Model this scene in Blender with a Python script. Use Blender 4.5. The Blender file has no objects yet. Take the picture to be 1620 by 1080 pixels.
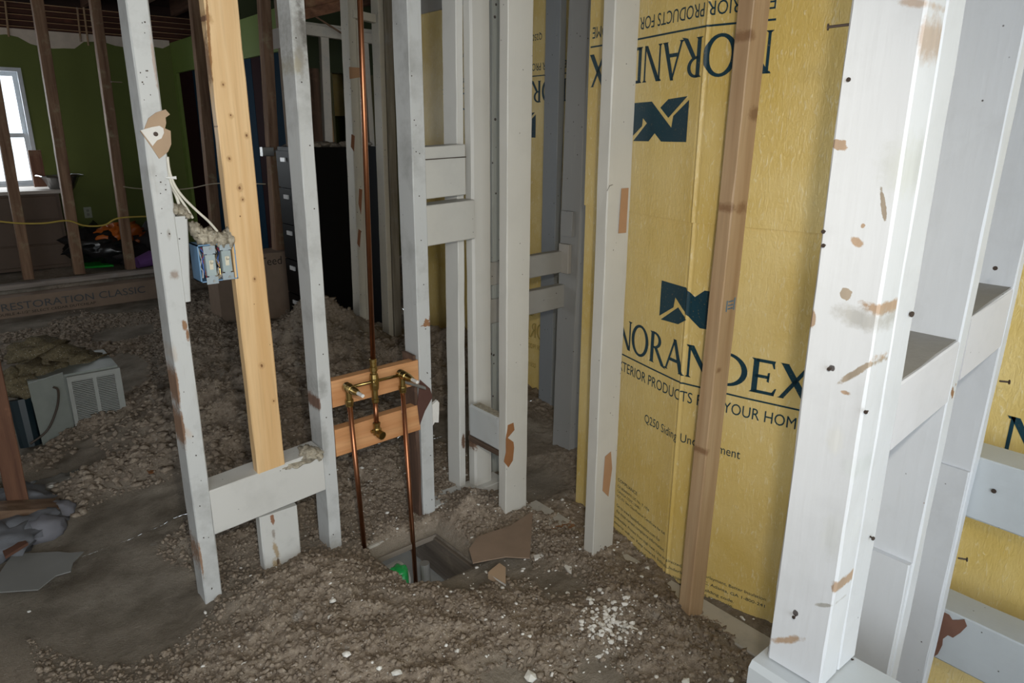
import bpy, bmesh, math, random
import numpy as np
from mathutils import Vector, Matrix
random.seed(7); rng = np.random.default_rng(7)
S = bpy.context.scene
# ------------------------------------------------------------------ camera
CAMH = 1.45
FPX = 1100.0
def _basis():
    d = Vector((795-810, 540-4207, FPX)).normalized(); up = -d
    x = 2190-810; y = -(x*up[0]+FPX*up[2])/up[1]
    X = Vector((x, y, FPX)).normalized()
    Y = up.cross(X)
    if Y[2] < 0: Y = -Y
    return X, Y, up
_X, _Y, _U = _basis()
R3 = Matrix((_X, _Y, _U))                 # camera (right, up, forward) -> room axes
CAM = Vector((0, 0, CAMH))
cd = bpy.data.cameras.new('camera'); cam = bpy.data.objects.new('camera', cd)
S.collection.objects.link(cam); S.camera = cam
cr, cu, cf = R3 @ Vector((1,0,0)), R3 @ Vector((0,1,0)), R3 @ Vector((0,0,1))
m = Matrix((cr, cu, -cf)).transposed().to_4x4(); m.translation = CAM
cam.matrix_world = m
cd.sensor_width = 36; cd.lens = FPX/1620*36; cd.clip_start = .02; cd.clip_end = 100
# ------------------------------------------------------------------ world, lamps, exposure
w = bpy.data.worlds.new('sky'); S.world = w; w.use_nodes = True
bg = w.node_tree.nodes['Background']; bg.inputs[0].default_value = (.86, .94, 1, 1); bg.inputs[1].default_value = 1.6
def lamp(name, kind, loc, target, energy, color, **kw):
    l = bpy.data.lights.new(name, kind); l.energy = energy; l.color = color
    for k, v in kw.items(): setattr(l, k, v)
    o = bpy.data.objects.new(name, l); S.collection.objects.link(o); o.location = loc
    o.rotation_euler = (Vector(target)-Vector(loc)).to_track_quat('-Z', 'Y').to_euler()
    return o
fl = CAM + cr*.07 + cu*.13                # the flash on top of the photographer's camera
lamp('camera_flash', 'SPOT', fl, fl + cf*2 - cr*.45 - cu*.05, 58, (1, .93, .80), spot_size=math.radians(112), spot_blend=1.0, shadow_soft_size=.022)
# unseen fill lamps added behind and left, plus daylight of the far window
lamp('fill_light_behind', 'AREA', (-1.2, -2.1, 1.7), (.9, 3, .7), 62, (.90, .96, 1), shape='RECTANGLE', size=2.6, size_y=1.5)
lamp('window_daylight_far', 'AREA', (.38, 8.75, 1.5), (.38, 4, 1.0), 38, (.90, .96, 1), shape='RECTANGLE', size=1.0, size_y=1.05)
lamp('fill_light_left', 'AREA', (-3.1, 5.2, 1.5), (1.0, 5.0, .6), 26, (.92, .96, 1), shape='RECTANGLE', size=1.6, size_y=1.2)
S.view_settings.view_transform = 'Standard'; S.view_settings.look = 'None'
S.view_settings.exposure = 0.0; S.view_settings.gamma = 1; S.view_settings.use_curve_mapping = False

# ------------------------------------------------------------------ layout helpers: a sight line met with a real plane
def ray(px, py): return R3 @ Vector((px-810, 540-py, FPX))
def onx(px, py, x): v = ray(px, py); return CAM + v*(x/v[0])
def ony(px, py, y): v = ray(px, py); return CAM + v*(y/v[1])
def onz(px, py, z=0): v = ray(px, py); return CAM + v*((z-CAMH)/v[2])
V = Vector

# ------------------------------------------------------------------ materials
class NT:
    def __init__(s, name):
        s.m = bpy.data.materials.new(name); s.m.use_nodes = True; s.t = s.m.node_tree
        s.b = s.t.nodes['Principled BSDF']; s.out = s.t.nodes['Material Output']
    def n(s, kind, **kw):
        x = s.t.nodes.new(kind)
        for k, v in kw.items():
            if k.startswith('i_'):
                key = k[2:]
                x.inputs[int(key) if key.isdigit() else key.replace('_', ' ')].default_value = v
            else: setattr(x, k, v)
        return x
    def l(s, a, b): s.t.links.new(a, b)
    def coord(s, scale=(1,1,1), rnd=True):
        tc = s.n('ShaderNodeTexCoord'); mp = s.n('ShaderNodeMapping'); mp.inputs['Scale'].default_value = scale
        if rnd:
            oi = s.n('ShaderNodeObjectInfo'); ml = s.n('ShaderNodeMath', operation='MULTIPLY', i_1=37.0)
            s.l(oi.outputs['Random'], ml.inputs[0]); ad = s.n('ShaderNodeVectorMath', operation='ADD')
            s.l(tc.outputs['Object'], ad.inputs[0]); s.l(ml.outputs[0], ad.inputs[1]); s.l(ad.outputs[0], mp.inputs[0])
        else: s.l(tc.outputs['Object'], mp.inputs[0])
        return mp.outputs[0]
    def noise(s, co, scale, detail=4, rough=.55, dist=0):
        x = s.n('ShaderNodeTexNoise'); x.inputs['Scale'].default_value = scale; x.inputs['Detail'].default_value = detail
        x.inputs['Roughness'].default_value = rough; x.inputs['Distortion'].default_value = dist
        s.l(co, x.inputs['Vector']); return x.outputs[0]
    def vor(s, co, scale):
        x = s.n('ShaderNodeTexVoronoi'); x.inputs['Scale'].default_value = scale; s.l(co, x.inputs['Vector']); return x.outputs['Distance']
    def ramp(s, f, a, b, lo=0.0, hi=1.0):
        x = s.n('ShaderNodeMapRange'); s.l(f, x.inputs[0]); x.inputs[1].default_value = a; x.inputs[2].default_value = b
        x.inputs[3].default_value = lo; x.inputs[4].default_value = hi; return x.outputs[0]
    def mix(s, f, a, b):
        x = s.n('ShaderNodeMix', data_type='RGBA')
        if isinstance(f, (int, float)): x.inputs[0].default_value = f
        else: s.l(f, x.inputs[0])
        for i, v in ((6, a), (7, b)):
            if isinstance(v, tuple): x.inputs[i].default_value = (*v[:3], 1)
            else: s.l(v, x.inputs[i])
        return x.outputs[2]
    def bump(s, h, strength=.3, dist=.002, prev=None):
        x = s.n('ShaderNodeBump'); x.inputs['Strength'].default_value = strength; x.inputs['Distance'].default_value = dist
        s.l(h, x.inputs['Height'])
        if prev: s.l(prev, x.inputs['Normal'])
        return x.outputs[0]
    def fin(s, col, rough=.6, nrm=None, metal=0, spec=.4):
        if isinstance(col, tuple): s.b.inputs['Base Color'].default_value = (*col[:3], 1)
        else: s.l(col, s.b.inputs['Base Color'])
        if isinstance(rough, (int, float)): s.b.inputs['Roughness'].default_value = rough
        else: s.l(rough, s.b.inputs['Roughness'])
        s.b.inputs['Metallic'].default_value = metal; s.b.inputs['Specular IOR Level'].default_value = spec
        if nrm: s.l(nrm, s.b.inputs['Normal'])
        return s.m
def gscale(axis, a=1.0, g=.12):
    v = [a, a, a]; v['XYZ'.index(axis)] = g; return tuple(v)
_mc = {}
def cached(f):
    def g(*a, **k):
        key = (f.__name__, a, tuple(sorted(k.items())))
        if key not in _mc: _mc[key] = f(*a, **k)
        return _mc[key]
    return g
@cached
def paint(axis='Z', tint=(.56,.555,.53), dirt=.5, chips=.70, specks=.10):
    t = NT('old_white_paint'); co = t.coord(); gr = t.coord(gscale(axis, 1, .08))
    c = t.mix(t.noise(co, 3, 3), tuple(x*.86 for x in tint), tint)
    c = t.mix(t.ramp(t.noise(co, 7, 8, .65), .5, .78, 0, dirt), c, (.30,.30,.29))
    c = t.mix(t.ramp(t.noise(gr, 60, 4, .6), .62, .75, 0, dirt*.6), c, (.42,.41,.38))
    sp = t.ramp(t.vor(co, 26), specks*.5, specks*.5+.03, 1, 0)
    c = t.mix(sp, c, (.06,.05,.045))
    ch = t.ramp(t.noise(co, 9, 7, .6, .3), chips, chips+.012)
    c = t.mix(ch, c, t.mix(t.noise(gr, 40), (.16,.075,.035), (.38,.2,.10)))
    b = t.bump(t.noise(gr, 90, 3), .25, .0015); b = t.bump(ch, -.6, .0012, b); b = t.bump(t.noise(co, 25, 5), .15, .003, b)
    return t.fin(c, .5, b)
@cached
def lumber(axis='Z', a=(.60,.36,.15), b=(.74,.52,.28), knots=True):
    t = NT('new_lumber'); gr = t.coord(gscale(axis, 1, .05)); co = t.coord(gscale(axis, 1, .45))
    c = t.mix(t.ramp(t.noise(gr, 26, 5, .5, .6), .3, .7), a, b)
    c = t.mix(t.ramp(t.noise(gr, 120, 2), .5, .8, 0, .35), c, tuple(x*.55 for x in a))
    if knots:
        k = t.vor(co, 7.5); c = t.mix(t.ramp(k, .05, .16, .8, 0), c, (.40,.19,.07)); c = t.mix(t.ramp(k, .03, .075, .95, 0), c, (.09,.035,.015))
    bb = t.bump(t.noise(gr, 80, 3), .2, .001)
    return t.fin(c, .55, bb)
@cached
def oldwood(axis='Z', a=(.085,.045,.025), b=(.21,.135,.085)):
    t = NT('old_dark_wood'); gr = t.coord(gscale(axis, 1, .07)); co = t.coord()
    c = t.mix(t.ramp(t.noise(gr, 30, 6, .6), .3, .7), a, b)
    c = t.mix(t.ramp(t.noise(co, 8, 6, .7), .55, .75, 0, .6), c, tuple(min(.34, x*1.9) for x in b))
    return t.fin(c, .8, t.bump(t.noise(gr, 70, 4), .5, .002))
@cached
def plain(name, col, rough=.6, metal=0, bump=0, scale=40, var=.2, spec=.4):
    t = NT(name); co = t.coord()
    c = t.mix(t.noise(co, scale*.4, 5), tuple(x*(1-var) for x in col), tuple(min(1, x*(1+var*.6)) for x in col))
    return t.fin(c, rough, t.bump(t.noise(co, scale, 6, .65), bump, .004) if bump else None, metal, spec)
@cached
def foam_mat():
    t = NT('yellow_foam_sheathing'); co = t.coord((1,1,1), False)
    c = t.mix(t.ramp(t.noise(co, 2.2, 4, .6), .35, .68), (.72,.52,.15), (.87,.70,.33))
    c = t.mix(t.ramp(t.noise(co, 1.1, 3), .55, .75, 0, .45), c, (.62,.45,.14))
    f1 = t.coord((1, .8, .22), False)
    fib = t.noise(f1, 130, 3, .6, 1.2)
    c = t.mix(t.ramp(fib, .58, .70, 0, .5), c, (.93,.84,.58))
    b = t.bump(fib, .6, .0025); b = t.bump(t.noise(co, 60, 2, .5, 1), .35, .003, b)
    return t.fin(c, .38, b, 0, .55)
@cached
def ink():
    t = NT('printed_blue_black_ink'); co = t.coord((1,1,1), False)
    c = t.mix(t.ramp(t.noise(co, 160, 3), .62, .70, 0, .5), t.mix(t.noise(co, 5), (.008,.025,.045), (.006,.060,.090)), (.25,.2,.08))
    return t.fin(c, .45, t.bump(t.noise(co, 200, 2), .2, .0006))
def floor_mat():
    t = NT('loose_insulation_and_dust'); co = t.coord((1,1,1), False)
    at = t.n('ShaderNodeAttribute', attribute_name='pile'); pile = at.outputs['Fac']
    n1 = t.noise(co, 5, 6, .6); n2 = t.noise(co, 45, 7, .7); n3 = t.noise(co, 160, 4, .7)
    ins = t.mix(t.ramp(n2, .32, .68), (.165,.125,.092), (.52,.435,.345))
    ins = t.mix(t.ramp(n1, .4, .7, 0, .5), ins, (.32,.26,.205))
    ins = t.mix(t.ramp(t.vor(co, 70), .10, .16, .75, 0), ins, (.60,.57,.52))
    ins = t.mix(t.ramp(n3, .62, .74, 0, .6), ins, (.52,.47,.41))
    dust = t.mix(t.ramp(n1, .35, .65), (.155,.132,.102), (.33,.292,.24))
    dust = t.mix(t.ramp(n2, .5, .75, 0, .5), dust, (.10,.08,.06))
    c = t.mix(t.ramp(t.noise(co, 9, 5), .66, .76, 0, .6), t.mix(pile, dust, ins), (.46,.44,.41))
    b = t.bump(t.noise(co, 330, 3, .7), .6, .004); b = t.bump(n3, .9, .007, b); b = t.bump(n2, .5, .008, b)
    return t.fin(c, .95, b, 0, .15)
def fluff_mat(col=(.30,.26,.21), name='insulation_fluff'):
    t = NT(name); co = t.coord()
    n2 = t.noise(co, 60, 6, .7)
    c = t.mix(t.ramp(n2, .3, .7), tuple(x*.45 for x in col), tuple(x*1.25 for x in col))
    c = t.mix(t.ramp(t.vor(co, 110), .12, .2, .7, 0), c, (.62,.6,.55))
    return t.fin(c, .95, t.bump(n2, .9, .008), 0, .1)
def glass_mat(name, col, rough=.02):
    t = NT(name); t.b.inputs['Transmission Weight'].default_value = 1; t.b.inputs['IOR'].default_value = 1.45
    return t.fin(col, rough)
def wallpaint(name, col, rough=.7):
    t = NT(name); co = t.coord((1,1,1), False)
    c = t.mix(t.noise(co, 2.5, 6), tuple(x*.8 for x in col), col)
    c = t.mix(t.ramp(t.noise(co, 6, 8, .7), .70, .73, 0, .6), c, (.4,.4,.33))
    return t.fin(c, rough, t.bump(t.noise(co, 40, 3), .15, .003))
PW = paint('Z'); PWX = paint('X'); PWY = paint('Y')
PDIRTY = paint('Z', (.54,.55,.545), .95, .69, .08)
PCLEAN = paint('Z', (.60,.585,.54), .14, .80, .06)
PCREAM = paint('Z', (.55,.515,.435), .5, .70, .12)
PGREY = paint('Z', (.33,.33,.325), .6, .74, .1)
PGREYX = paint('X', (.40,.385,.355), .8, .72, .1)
PNEAR = paint('Z', (.66,.68,.71), .22, .715, .05)
PNEARX = paint('X', (.66,.66,.69), .2, .76, .05)
PNEARY = paint('Y', (.56,.60,.63), .2, .76, .05)
NEW = lumber('Z'); NEWX = lumber('X', (.50,.22,.085), (.66,.36,.17), False)
BROWNSTUD = lumber('Z', (.36,.215,.11), (.52,.36,.21), False)
OLD = oldwood('Z', (.11,.055,.030), (.27,.165,.10)); OLDX = oldwood('X'); OLDY = oldwood('Y')
OLDRED = oldwood('X', (.045,.016,.009), (.12,.045,.022))
BARE = plain('bare_wood', (.42,.24,.13), .7, 0, .2)
COPPER = plain('aged_copper', (.34,.145,.075), .36, 1, 0, 30, .3)
BRASS = plain('aged_brass', (.42,.30,.11), .30, 1, .1, 60, .35)
STEEL = plain('dull_steel', (.42,.42,.41), .4, 1)
NAILM = plain('rusty_nail', (.08,.06,.05), .6, .6)
PLASTER = plain('white_plaster', (.72,.70,.66), .9, 0, .4)
CARD = plain('brown_cardboard', (.25,.18,.13), .85, 0, .2)
TAN = plain('drywall_paper_tan', (.42,.30,.20), .85, 0, .1)
BLACK = plain('black_enamel', (.004,.004,.0045), .5, 0, spec=.12)
FLUFF = fluff_mat(); FLUFFT = fluff_mat((.47,.42,.33), 'pale_insulation_fluff'); FLUFFG = fluff_mat((.17,.14,.085), 'greenish_insulation_fluff')

# ------------------------------------------------------------------ object helpers
def link(o): S.collection.objects.link(o); return o
def tag(o, label=None, cat=None, group=None, kind=None):
    if label: o['label'] = label
    if cat: o['category'] = cat
    if group: o['group'] = group
    if kind: o['kind'] = kind
    return o
ORG = {}
def mesh_obj(name, verts, faces, mat, parent=None, loc=None, smooth=False):
    vs = [Vector(v) for v in verts]
    if parent is not None: L = ORG[parent.name]
    elif loc is not None: L = Vector(loc)
    else:
        mn = Vector([min(v[i] for v in vs) for i in range(3)]); mx = Vector([max(v[i] for v in vs) for i in range(3)])
        L = Vector(((mn.x+mx.x)/2, (mn.y+mx.y)/2, mn.z))
    me = bpy.data.meshes.new(name); me.from_pydata([v-L for v in vs], [], faces); me.update()
    if smooth: me.polygons.foreach_set('use_smooth', [True]*len(me.polygons))
    if isinstance(mat, (list, tuple)):
        for q in mat: me.materials.append(q)
    else: me.materials.append(mat)
    o = bpy.data.objects.new(name, me); link(o); ORG[o.name] = L.copy()
    if parent is not None: o.parent = parent
    else: o.location = L
    return o
def empty(name, loc):
    o = bpy.data.objects.new(name, None); o.empty_display_size = .05; link(o); o.location = loc; ORG[o.name] = Vector(loc); return o
class G:                                   # geometry collector in room coordinates
    def __init__(s): s.v = []; s.f = []
    def add(s, vs, fs): k = len(s.v); s.v += [Vector(v) for v in vs]; s.f += [tuple(i+k for i in f) for f in fs]; return s
    def box(s, a, b, ch=0):
        (x0,y0,z0),(x1,y1,z1) = a, b
        return s.add([(x0,y0,z0),(x1,y0,z0),(x1,y1,z0),(x0,y1,z0),(x0,y0,z1),(x1,y0,z1),(x1,y1,z1),(x0,y1,z1)],
                     [(0,3,2,1),(4,5,6,7),(0,1,5,4),(1,2,6,5),(2,3,7,6),(3,0,4,7)])
    def board(s, a, b, U, W, ch=.002, jit=.0008, n=None):
        """a timber from corner a to corner b with section sides U and W, eased edges, slightly uneven"""
        a, b, U, W = Vector(a), Vector(b), Vector(U), Vector(W); L = (b-a).length
        n = n or max(2, min(28, int(L/.07)))
        u, w2 = U.normalized(), W.normalized(); lu, lw = U.length, W.length
        ch = min(ch, lu*.3, lw*.3)
        prof = [(ch,0),(lu-ch,0),(lu,ch),(lu,lw-ch),(lu-ch,lw),(ch,lw),(0,lw-ch),(0,ch)]
        k = len(s.v); ang = (u.cross(w2)).dot(b-a) > 0
        for i in range(n+1):
            p = a.lerp(b, i/n)
            for (x, y) in prof: s.v.append(p + u*(x+random.uniform(-jit, jit)) + w2*(y+random.uniform(-jit, jit)))
        for i in range(n):
            for j in range(8):
                q = (k+i*8+j, k+i*8+(j+1)%8, k+(i+1)*8+(j+1)%8, k+(i+1)*8+j)
                s.f.append(q if ang else q[::-1])
        c0 = tuple(k+j for j in range(8)); c1 = tuple(k+n*8+j for j in range(8))
        s.f.append(c0[::-1] if ang else c0); s.f.append(c1 if ang else c1[::-1]); return s
    def tube(s, pts, r, n=12, caps=True):
        pts = [Vector(p) for p in pts]; rr = r if isinstance(r, (list, tuple)) else [r]*len(pts); k = len(s.v)
        prev = None
        for i, p in enumerate(pts):
            d = ((pts[min(i+1, len(pts)-1)]-pts[max(i-1, 0)])).normalized()
            if prev is None:
                a = d.orthogonal().normalized()
            else:
                a = (prev - d*prev.dot(d)); a = a.normalized() if a.length > 1e-6 else d.orthogonal().normalized()
            prev = a; b = d.cross(a)
            for j in range(n):
                t = 2*math.pi*j/n; s.v.append(p + (a*math.cos(t)+b*math.sin(t))*rr[i])
        for i in range(len(pts)-1):
            for j in range(n): s.f.append((k+i*n+j, k+i*n+(j+1)%n, k+(i+1)*n+(j+1)%n, k+(i+1)*n+j))
        if caps: s.f.append(tuple(k+j for j in range(n))[::-1]); s.f.append(tuple(k+(len(pts)-1)*n+j for j in range(n)))
        return s
    def poly(s, pts, nrm, th):
        """flat outline pushed back by thickness along nrm"""
        pts = [Vector(p) for p in pts]; N = Vector(nrm).normalized()*th; n = len(pts); k = len(s.v)
        s.v += pts + [p-N for p in pts]
        a = Vector((0,0,0))
        for i in range(n): a += pts[i].cross(pts[(i+1)%n])
        order = list(range(n)) if a.dot(N) > 0 else list(range(n))[::-1]
        s.f.append(tuple(k+i for i in order)); s.f.append(tuple(k+n+i for i in order[::-1]))
        for q in range(n):
            i, j = order[q], order[(q+1)%n]; s.f.append((k+i, k+n+i, k+n+j, k+j))
        return s
    def blob(s, c, r, amp=.25, sub=2, freq=2.2, seed=0):
        bm = bmesh.new(); bmesh.ops.create_icosphere(bm, subdivisions=sub, radius=1)
        from mathutils import noise as mn
        k = len(s.v); rs = Vector(r) if isinstance(r, (tuple, list)) else Vector((r,r,r))
        for v in bm.verts:
            q = v.co*freq + Vector((seed*3.1, seed*1.7, seed*.7))
            d = 1 + amp*(mn.noise(q)*1.4 + mn.noise(q*2.3)*.8 + mn.noise(q*5)*.4)
            s.v.append(Vector(c) + Vector((v.co.x*rs.x, v.co.y*rs.y, v.co.z*rs.z))*d)
        s.f += [tuple(k+v.index for v in f.verts) for f in bm.faces]; bm.free(); return s
    def obj(s, name, mat, parent=None, loc=None, smooth=False): return mesh_obj(name, s.v, s.f, mat, parent, loc, smooth)
def upright(name, p0, p1, w_, d_, mat, label, cat='stud', group=None, ch=.003, ztop=2.60, jit=.0009, zb=None):
    """vertical timber; p0, p1 = points low and high on its near corner (smallest x, smallest y)"""
    p0, p1 = Vector(p0), Vector(p1); k = (p1-p0)/(p1.z-p0.z)
    top = p0 + k*(ztop-p0.z)
    if zb is not None: p0 = p0 + k*(zb-p0.z)
    o = G().board(p0, top, (w_,0,0), (0,d_,0), ch, jit).obj(name, mat, loc=p0+Vector((w_/2, d_/2, 0)))
    return tag(o, label, cat, group)
def patch(pix, plane, val, nrm, name, mat, parent=None, th=.0012, lift=.0016):
    f = {'x': onx, 'y': ony, 'z': onz}[plane]; N = Vector(nrm)
    pts = [f(px, py, val)+N*lift for px, py in pix]
    return G().poly(pts, nrm, th).obj(name, mat, parent)
def nail(p, d, parent, L=.03, r=.0018):
    p, d = Vector(p), Vector(d).normalized()
    return G().tube([p-d*.004, p+d*L, p+d*L, p+d*(L+.0015)], [r, r, r*2.4, r*2.4], 8).obj('nail', NAILM, parent)

PNEARARGS = dict(tint=(.66,.68,.71), dirt=.22, chips=.735, specks=.03)
def marks(o, args, plane, lst):
    """paint with its own individual stains, knots and peeled spots, each fixed on the timber"""
    t = NT('painted_wood_with_marks'); L = ORG[o.name]; base = args['tint']; axis = args.get('axis', 'Z')
    co = t.coord(); gr = t.coord(gscale(axis, 1, .08)); fx = t.coord((1,1,1), False)
    if 'lumber' in args:
        a_, b_ = args['lumber']; g2 = t.coord(gscale(axis, 1, .04))
        c = t.mix(t.ramp(t.noise(g2, 26, 5, .5, .6), .3, .7), a_, b_); c = t.mix(t.ramp(t.noise(g2, 120, 2), .5, .8, 0, .3), c, tuple(x*.6 for x in a_))
    else:
        c = t.mix(t.noise(co, 3, 3), tuple(x*.88 for x in base), base)
        c = t.mix(t.ramp(t.noise(co, 7, 8, .65), .5, .78, 0, args['dirt']), c, (.30,.30,.29))
        c = t.mix(t.ramp(t.noise(gr, 60, 4, .6), .62, .75, 0, args['dirt']*.6), c, (.42,.41,.38))
        c = t.mix(t.ramp(t.noise(co, 9, 7, .6, .3), args['chips'], args['chips']+.012), c, (.32,.17,.09))
    wob = t.noise(fx, 70, 5, .7); wood = t.noise(gr, 50, 3)
    i0, i1 = (1, 2) if plane == 'x' else (0, 2)
    sep = t.n('ShaderNodeSeparateXYZ'); t.l(fx, sep.inputs[0])
    def m2(op, a, b=None):
        x = t.n('ShaderNodeMath', operation=op)
        for k, v in enumerate((a, b)):
            if v is None: continue
            if isinstance(v, (int, float)): x.inputs[k].default_value = v
            else: t.l(v, x.inputs[k])
        return x.outputs[0]
    for (p, ra, rb, rot, col, soft) in lst:
        ca, sa = math.cos(rot), math.sin(rot)
        a = m2('SUBTRACT', sep.outputs[i0], p[i0]-L[i0]); b = m2('SUBTRACT', sep.outputs[i1], p[i1]-L[i1])
        u = m2('MULTIPLY', m2('ADD', m2('MULTIPLY', a, ca), m2('MULTIPLY', b, sa)), 1/ra); v = m2('MULTIPLY', m2('SUBTRACT', m2('MULTIPLY', b, ca), m2('MULTIPLY', a, sa)), 1/rb)
        d = m2('SQRT', m2('ADD', m2('MULTIPLY', u, u), m2('MULTIPLY', v, v)))
        d = m2('ADD', d, m2('MULTIPLY', m2('SUBTRACT', wob, .5), 2.2 if soft < .9 else 3))
        k = t.ramp(d, 1+soft, 1-soft*.6, 0, 1 if soft < .5 else .75)
        c = t.mix(k, c, t.mix(wood, tuple(x*.6 for x in col), tuple(min(1, x*1.25) for x in col)))
    o.data.materials.clear(); o.data.materials.append(t.fin(c, .5, t.bump(t.noise(gr, 90, 3), .25, .0015)))
# ================================================================== FLOOR
def vnoise(x, y, seed):
    xi = np.floor(x).astype(np.int64); yi = np.floor(y).astype(np.int64); fx = x-xi; fy = y-yi
    fx = fx*fx*fx*(fx*(fx*6-15)+10); fy = fy*fy*fy*(fy*(fy*6-15)+10)
    def h(a, b):
        n = (a*374761393 + b*668265263 + seed*1442695041) & 0xffffffff
        n = ((n ^ (n >> 13))*1274126177) & 0xffffffff
        return ((n ^ (n >> 16)) & 0xffff)/65535.0
    a = h(xi, yi); b = h(xi+1, yi); c = h(xi, yi+1); d = h(xi+1, yi+1)
    return (a*(1-fx)+b*fx)*(1-fy)+(c*(1-fx)+d*fx)*fy
def fbm(x, y, sc, octv, seed, billow=False, gain=.5):
    t = 0; amp = 1; tot = 0; c, s_ = math.cos(.6), math.sin(.6)
    for o in range(octv):
        v = vnoise(x*sc+o*17.3, y*sc-o*9.1, seed+o)
        if billow: v = 1-np.abs(v*2-1)
        t = t+v*amp; tot += amp; amp *= gain; sc *= 2.03; x, y = x*c-y*s_, x*s_+y*c
    return t/tot
HX0, HX1, HY0, HY1 = 1.005, 1.255, 1.69, 1.95
MOUNDS = [(.72,1.86,.22,.045),(1.0,1.35,.5,.03),(.62,1.55,.45,.035),(1.41,1.93,.10,.060),(1.45,1.15,.2,.03),(1.36,.95,.22,.03),
          (2.3,3.35,.42,.20),(1.75,4.0,.33,.22),(1.55,3.6,.4,.10),(2.05,4.15,.3,.10),(1.1,3.1,.6,.07),(.9,3.5,.4,.10),(1.3,4.5,.6,.07),
          (.8,2.5,.3,.05),(1.35,2.5,.25,.03),(1.7,5.7,.4,.08),(2.05,2.55,.2,.06),(.52,1.98,.10,.02)]
SMOOTH = [(1.30,1.60,.16),(1.12,1.60,.10),(1.36,1.38,.12),(.5,4.6,.5),(.0,5.0,.6),(.95,5.6,.35),(.3,6.5,.5),(1.2,6.6,.5),(.3,2.1,.34),(.1,2.5,.4),(1.95,2.45,.3),(1.75,2.0,.18),(.95,1.15,.10),(1.15,1.02,.10),(1.66,1.1,.08),(1.8,2.7,.25),(.45,2.75,.3)]
def ground(x, y):
    x = np.asarray(x, float); y = np.asarray(y, float)
    pile = np.clip((fbm(x, y, 2.3, 3, 3)-.33)*5, 0, 1)
    for (cx, cy, r, h) in MOUNDS: pile = np.maximum(pile, np.exp(-((x-cx)**2+(y-cy)**2)/(r*r)))
    for (cx, cy, r) in SMOOTH: pile = pile*(1-.9*np.exp(-(((x-cx)**2+(y-cy)**2)/(r*r))**2))
    ed = np.maximum(np.maximum(HX0-x, x-HX1), np.maximum(HY0-y, y-HY1)); edge = np.clip(ed/.05, 0, 1); edge = edge*edge*(3-2*edge)
    pile = pile*(.25+.75*edge)
    far = np.clip((y-2.2)/1.5, 0, 1)
    z = .006 + .008*fbm(x, y, 4, 3, 9)
    lum = fbm(x, y, 9, 5, 21, True, .55)
    near_ = 1-np.clip((y-5.6)/.8, 0, .75)
    z = z + pile*near_*(.026*(1+1.6*far)*lum**1.3 + .017*fbm(x, y, 34, 4, 33, True, .7) + .008)
    for (cx, cy, r, h) in MOUNDS: z = z + h*np.exp(-((x-cx)**2+(y-cy)**2)/(r*r))*(.55+.9*fbm(x, y, 6, 4, 41, True))
    z = z*(.12+.88*edge)
    step = np.clip((y-6.88)/.05, 0, 1); z = z*(1-step*.5) + step*.20
    return z, pile
def gz(x, y): return float(ground(np.array([x]), np.array([y]))[0][0])
def floor_grid(xs, ys, hole=False):
    Xg, Yg = np.meshgrid(xs, ys); Z, P = ground(Xg, Yg); nx, ny = len(xs), len(ys)
    vs = np.stack([Xg.ravel(), Yg.ravel(), Z.ravel()], 1)
    i = np.arange((ny-1)*(nx-1)); r = i//(nx-1); c = i%(nx-1); a = r*nx+c
    if hole:
        mx = (np.asarray(xs)[c]+np.asarray(xs)[c+1])/2; my = (np.asarray(ys)[r]+np.asarray(ys)[r+1])/2
        a = a[~((mx > HX0)&(mx < HX1)&(my > HY0)&(my < HY1))]
    return vs, np.stack([a, a+1, a+nx+1, a+nx], 1), P.ravel()
def floor_obj(name, parts, mat):
    vs = np.concatenate([p[0] for p in parts]); ofs = np.cumsum([0]+[len(p[0]) for p in parts[:-1]])
    fs = np.concatenate([p[1]+o for p, o in zip(parts, ofs)]); pl = np.concatenate([p[2] for p in parts])
    me = bpy.data.meshes.new(name); me.vertices.add(len(vs)); me.vertices.foreach_set('co', vs.ravel())
    me.loops.add(len(fs)*4); me.loops.foreach_set('vertex_index', fs.ravel().astype(np.int32))
    me.polygons.add(len(fs)); me.polygons.foreach_set('loop_start', np.arange(0, len(fs)*4, 4)); me.polygons.foreach_set('loop_total', np.full(len(fs), 4))
    me.update(calc_edges=True); me.polygons.foreach_set('use_smooth', np.ones(len(fs), bool))
    at = me.attributes.new('pile', 'FLOAT', 'POINT'); at.data.foreach_set('value', pl.astype(np.float32))
    me.materials.append(mat); o = bpy.data.objects.new(name, me); link(o); ORG[o.name] = Vector((0,0,0)); return o
FM = floor_mat()
def seq(a, b, st, extra=()):
    v = list(np.arange(a, b, st))+[b]+list(extra); v = sorted(v); o = [v[0]]
    for q in v[1:]:
        if q-o[-1] > st*.15 or q in extra:
            if q in extra and q-o[-1] <= st*.15: o[-1] = q
            else: o.append(q)
    return o
xn = seq(.0, 2.45, .0055, (HX0, HX1)); yn = seq(.55, 2.6, .0055, (HY0, HY1))
fl_near = floor_grid(xn, yn, True)
fl_far = floor_grid(seq(.0, 2.9, .018), seq(2.6, 7.0, .018))
fl_l = floor_grid(seq(-3.2, 0, .08), seq(.55, 8.4, .08)); fl_r = floor_grid(seq(2.9, 5.0, .1), seq(2.6, 8.4, .1)); fl_r2 = floor_grid(seq(2.45, 5.0, .1), seq(.55, 2.6, .1))
fl_b = floor_grid(seq(0, 2.9, .05), seq(7.0, 8.4, .05)); fl_f = floor_grid(seq(-3.2, 3.0, .05), seq(-2.5, .55, .05))
floor = tag(floor_obj('floor', [fl_near, fl_far, fl_l, fl_r, fl_r2, fl_b, fl_f], FM), kind='structure')
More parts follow.
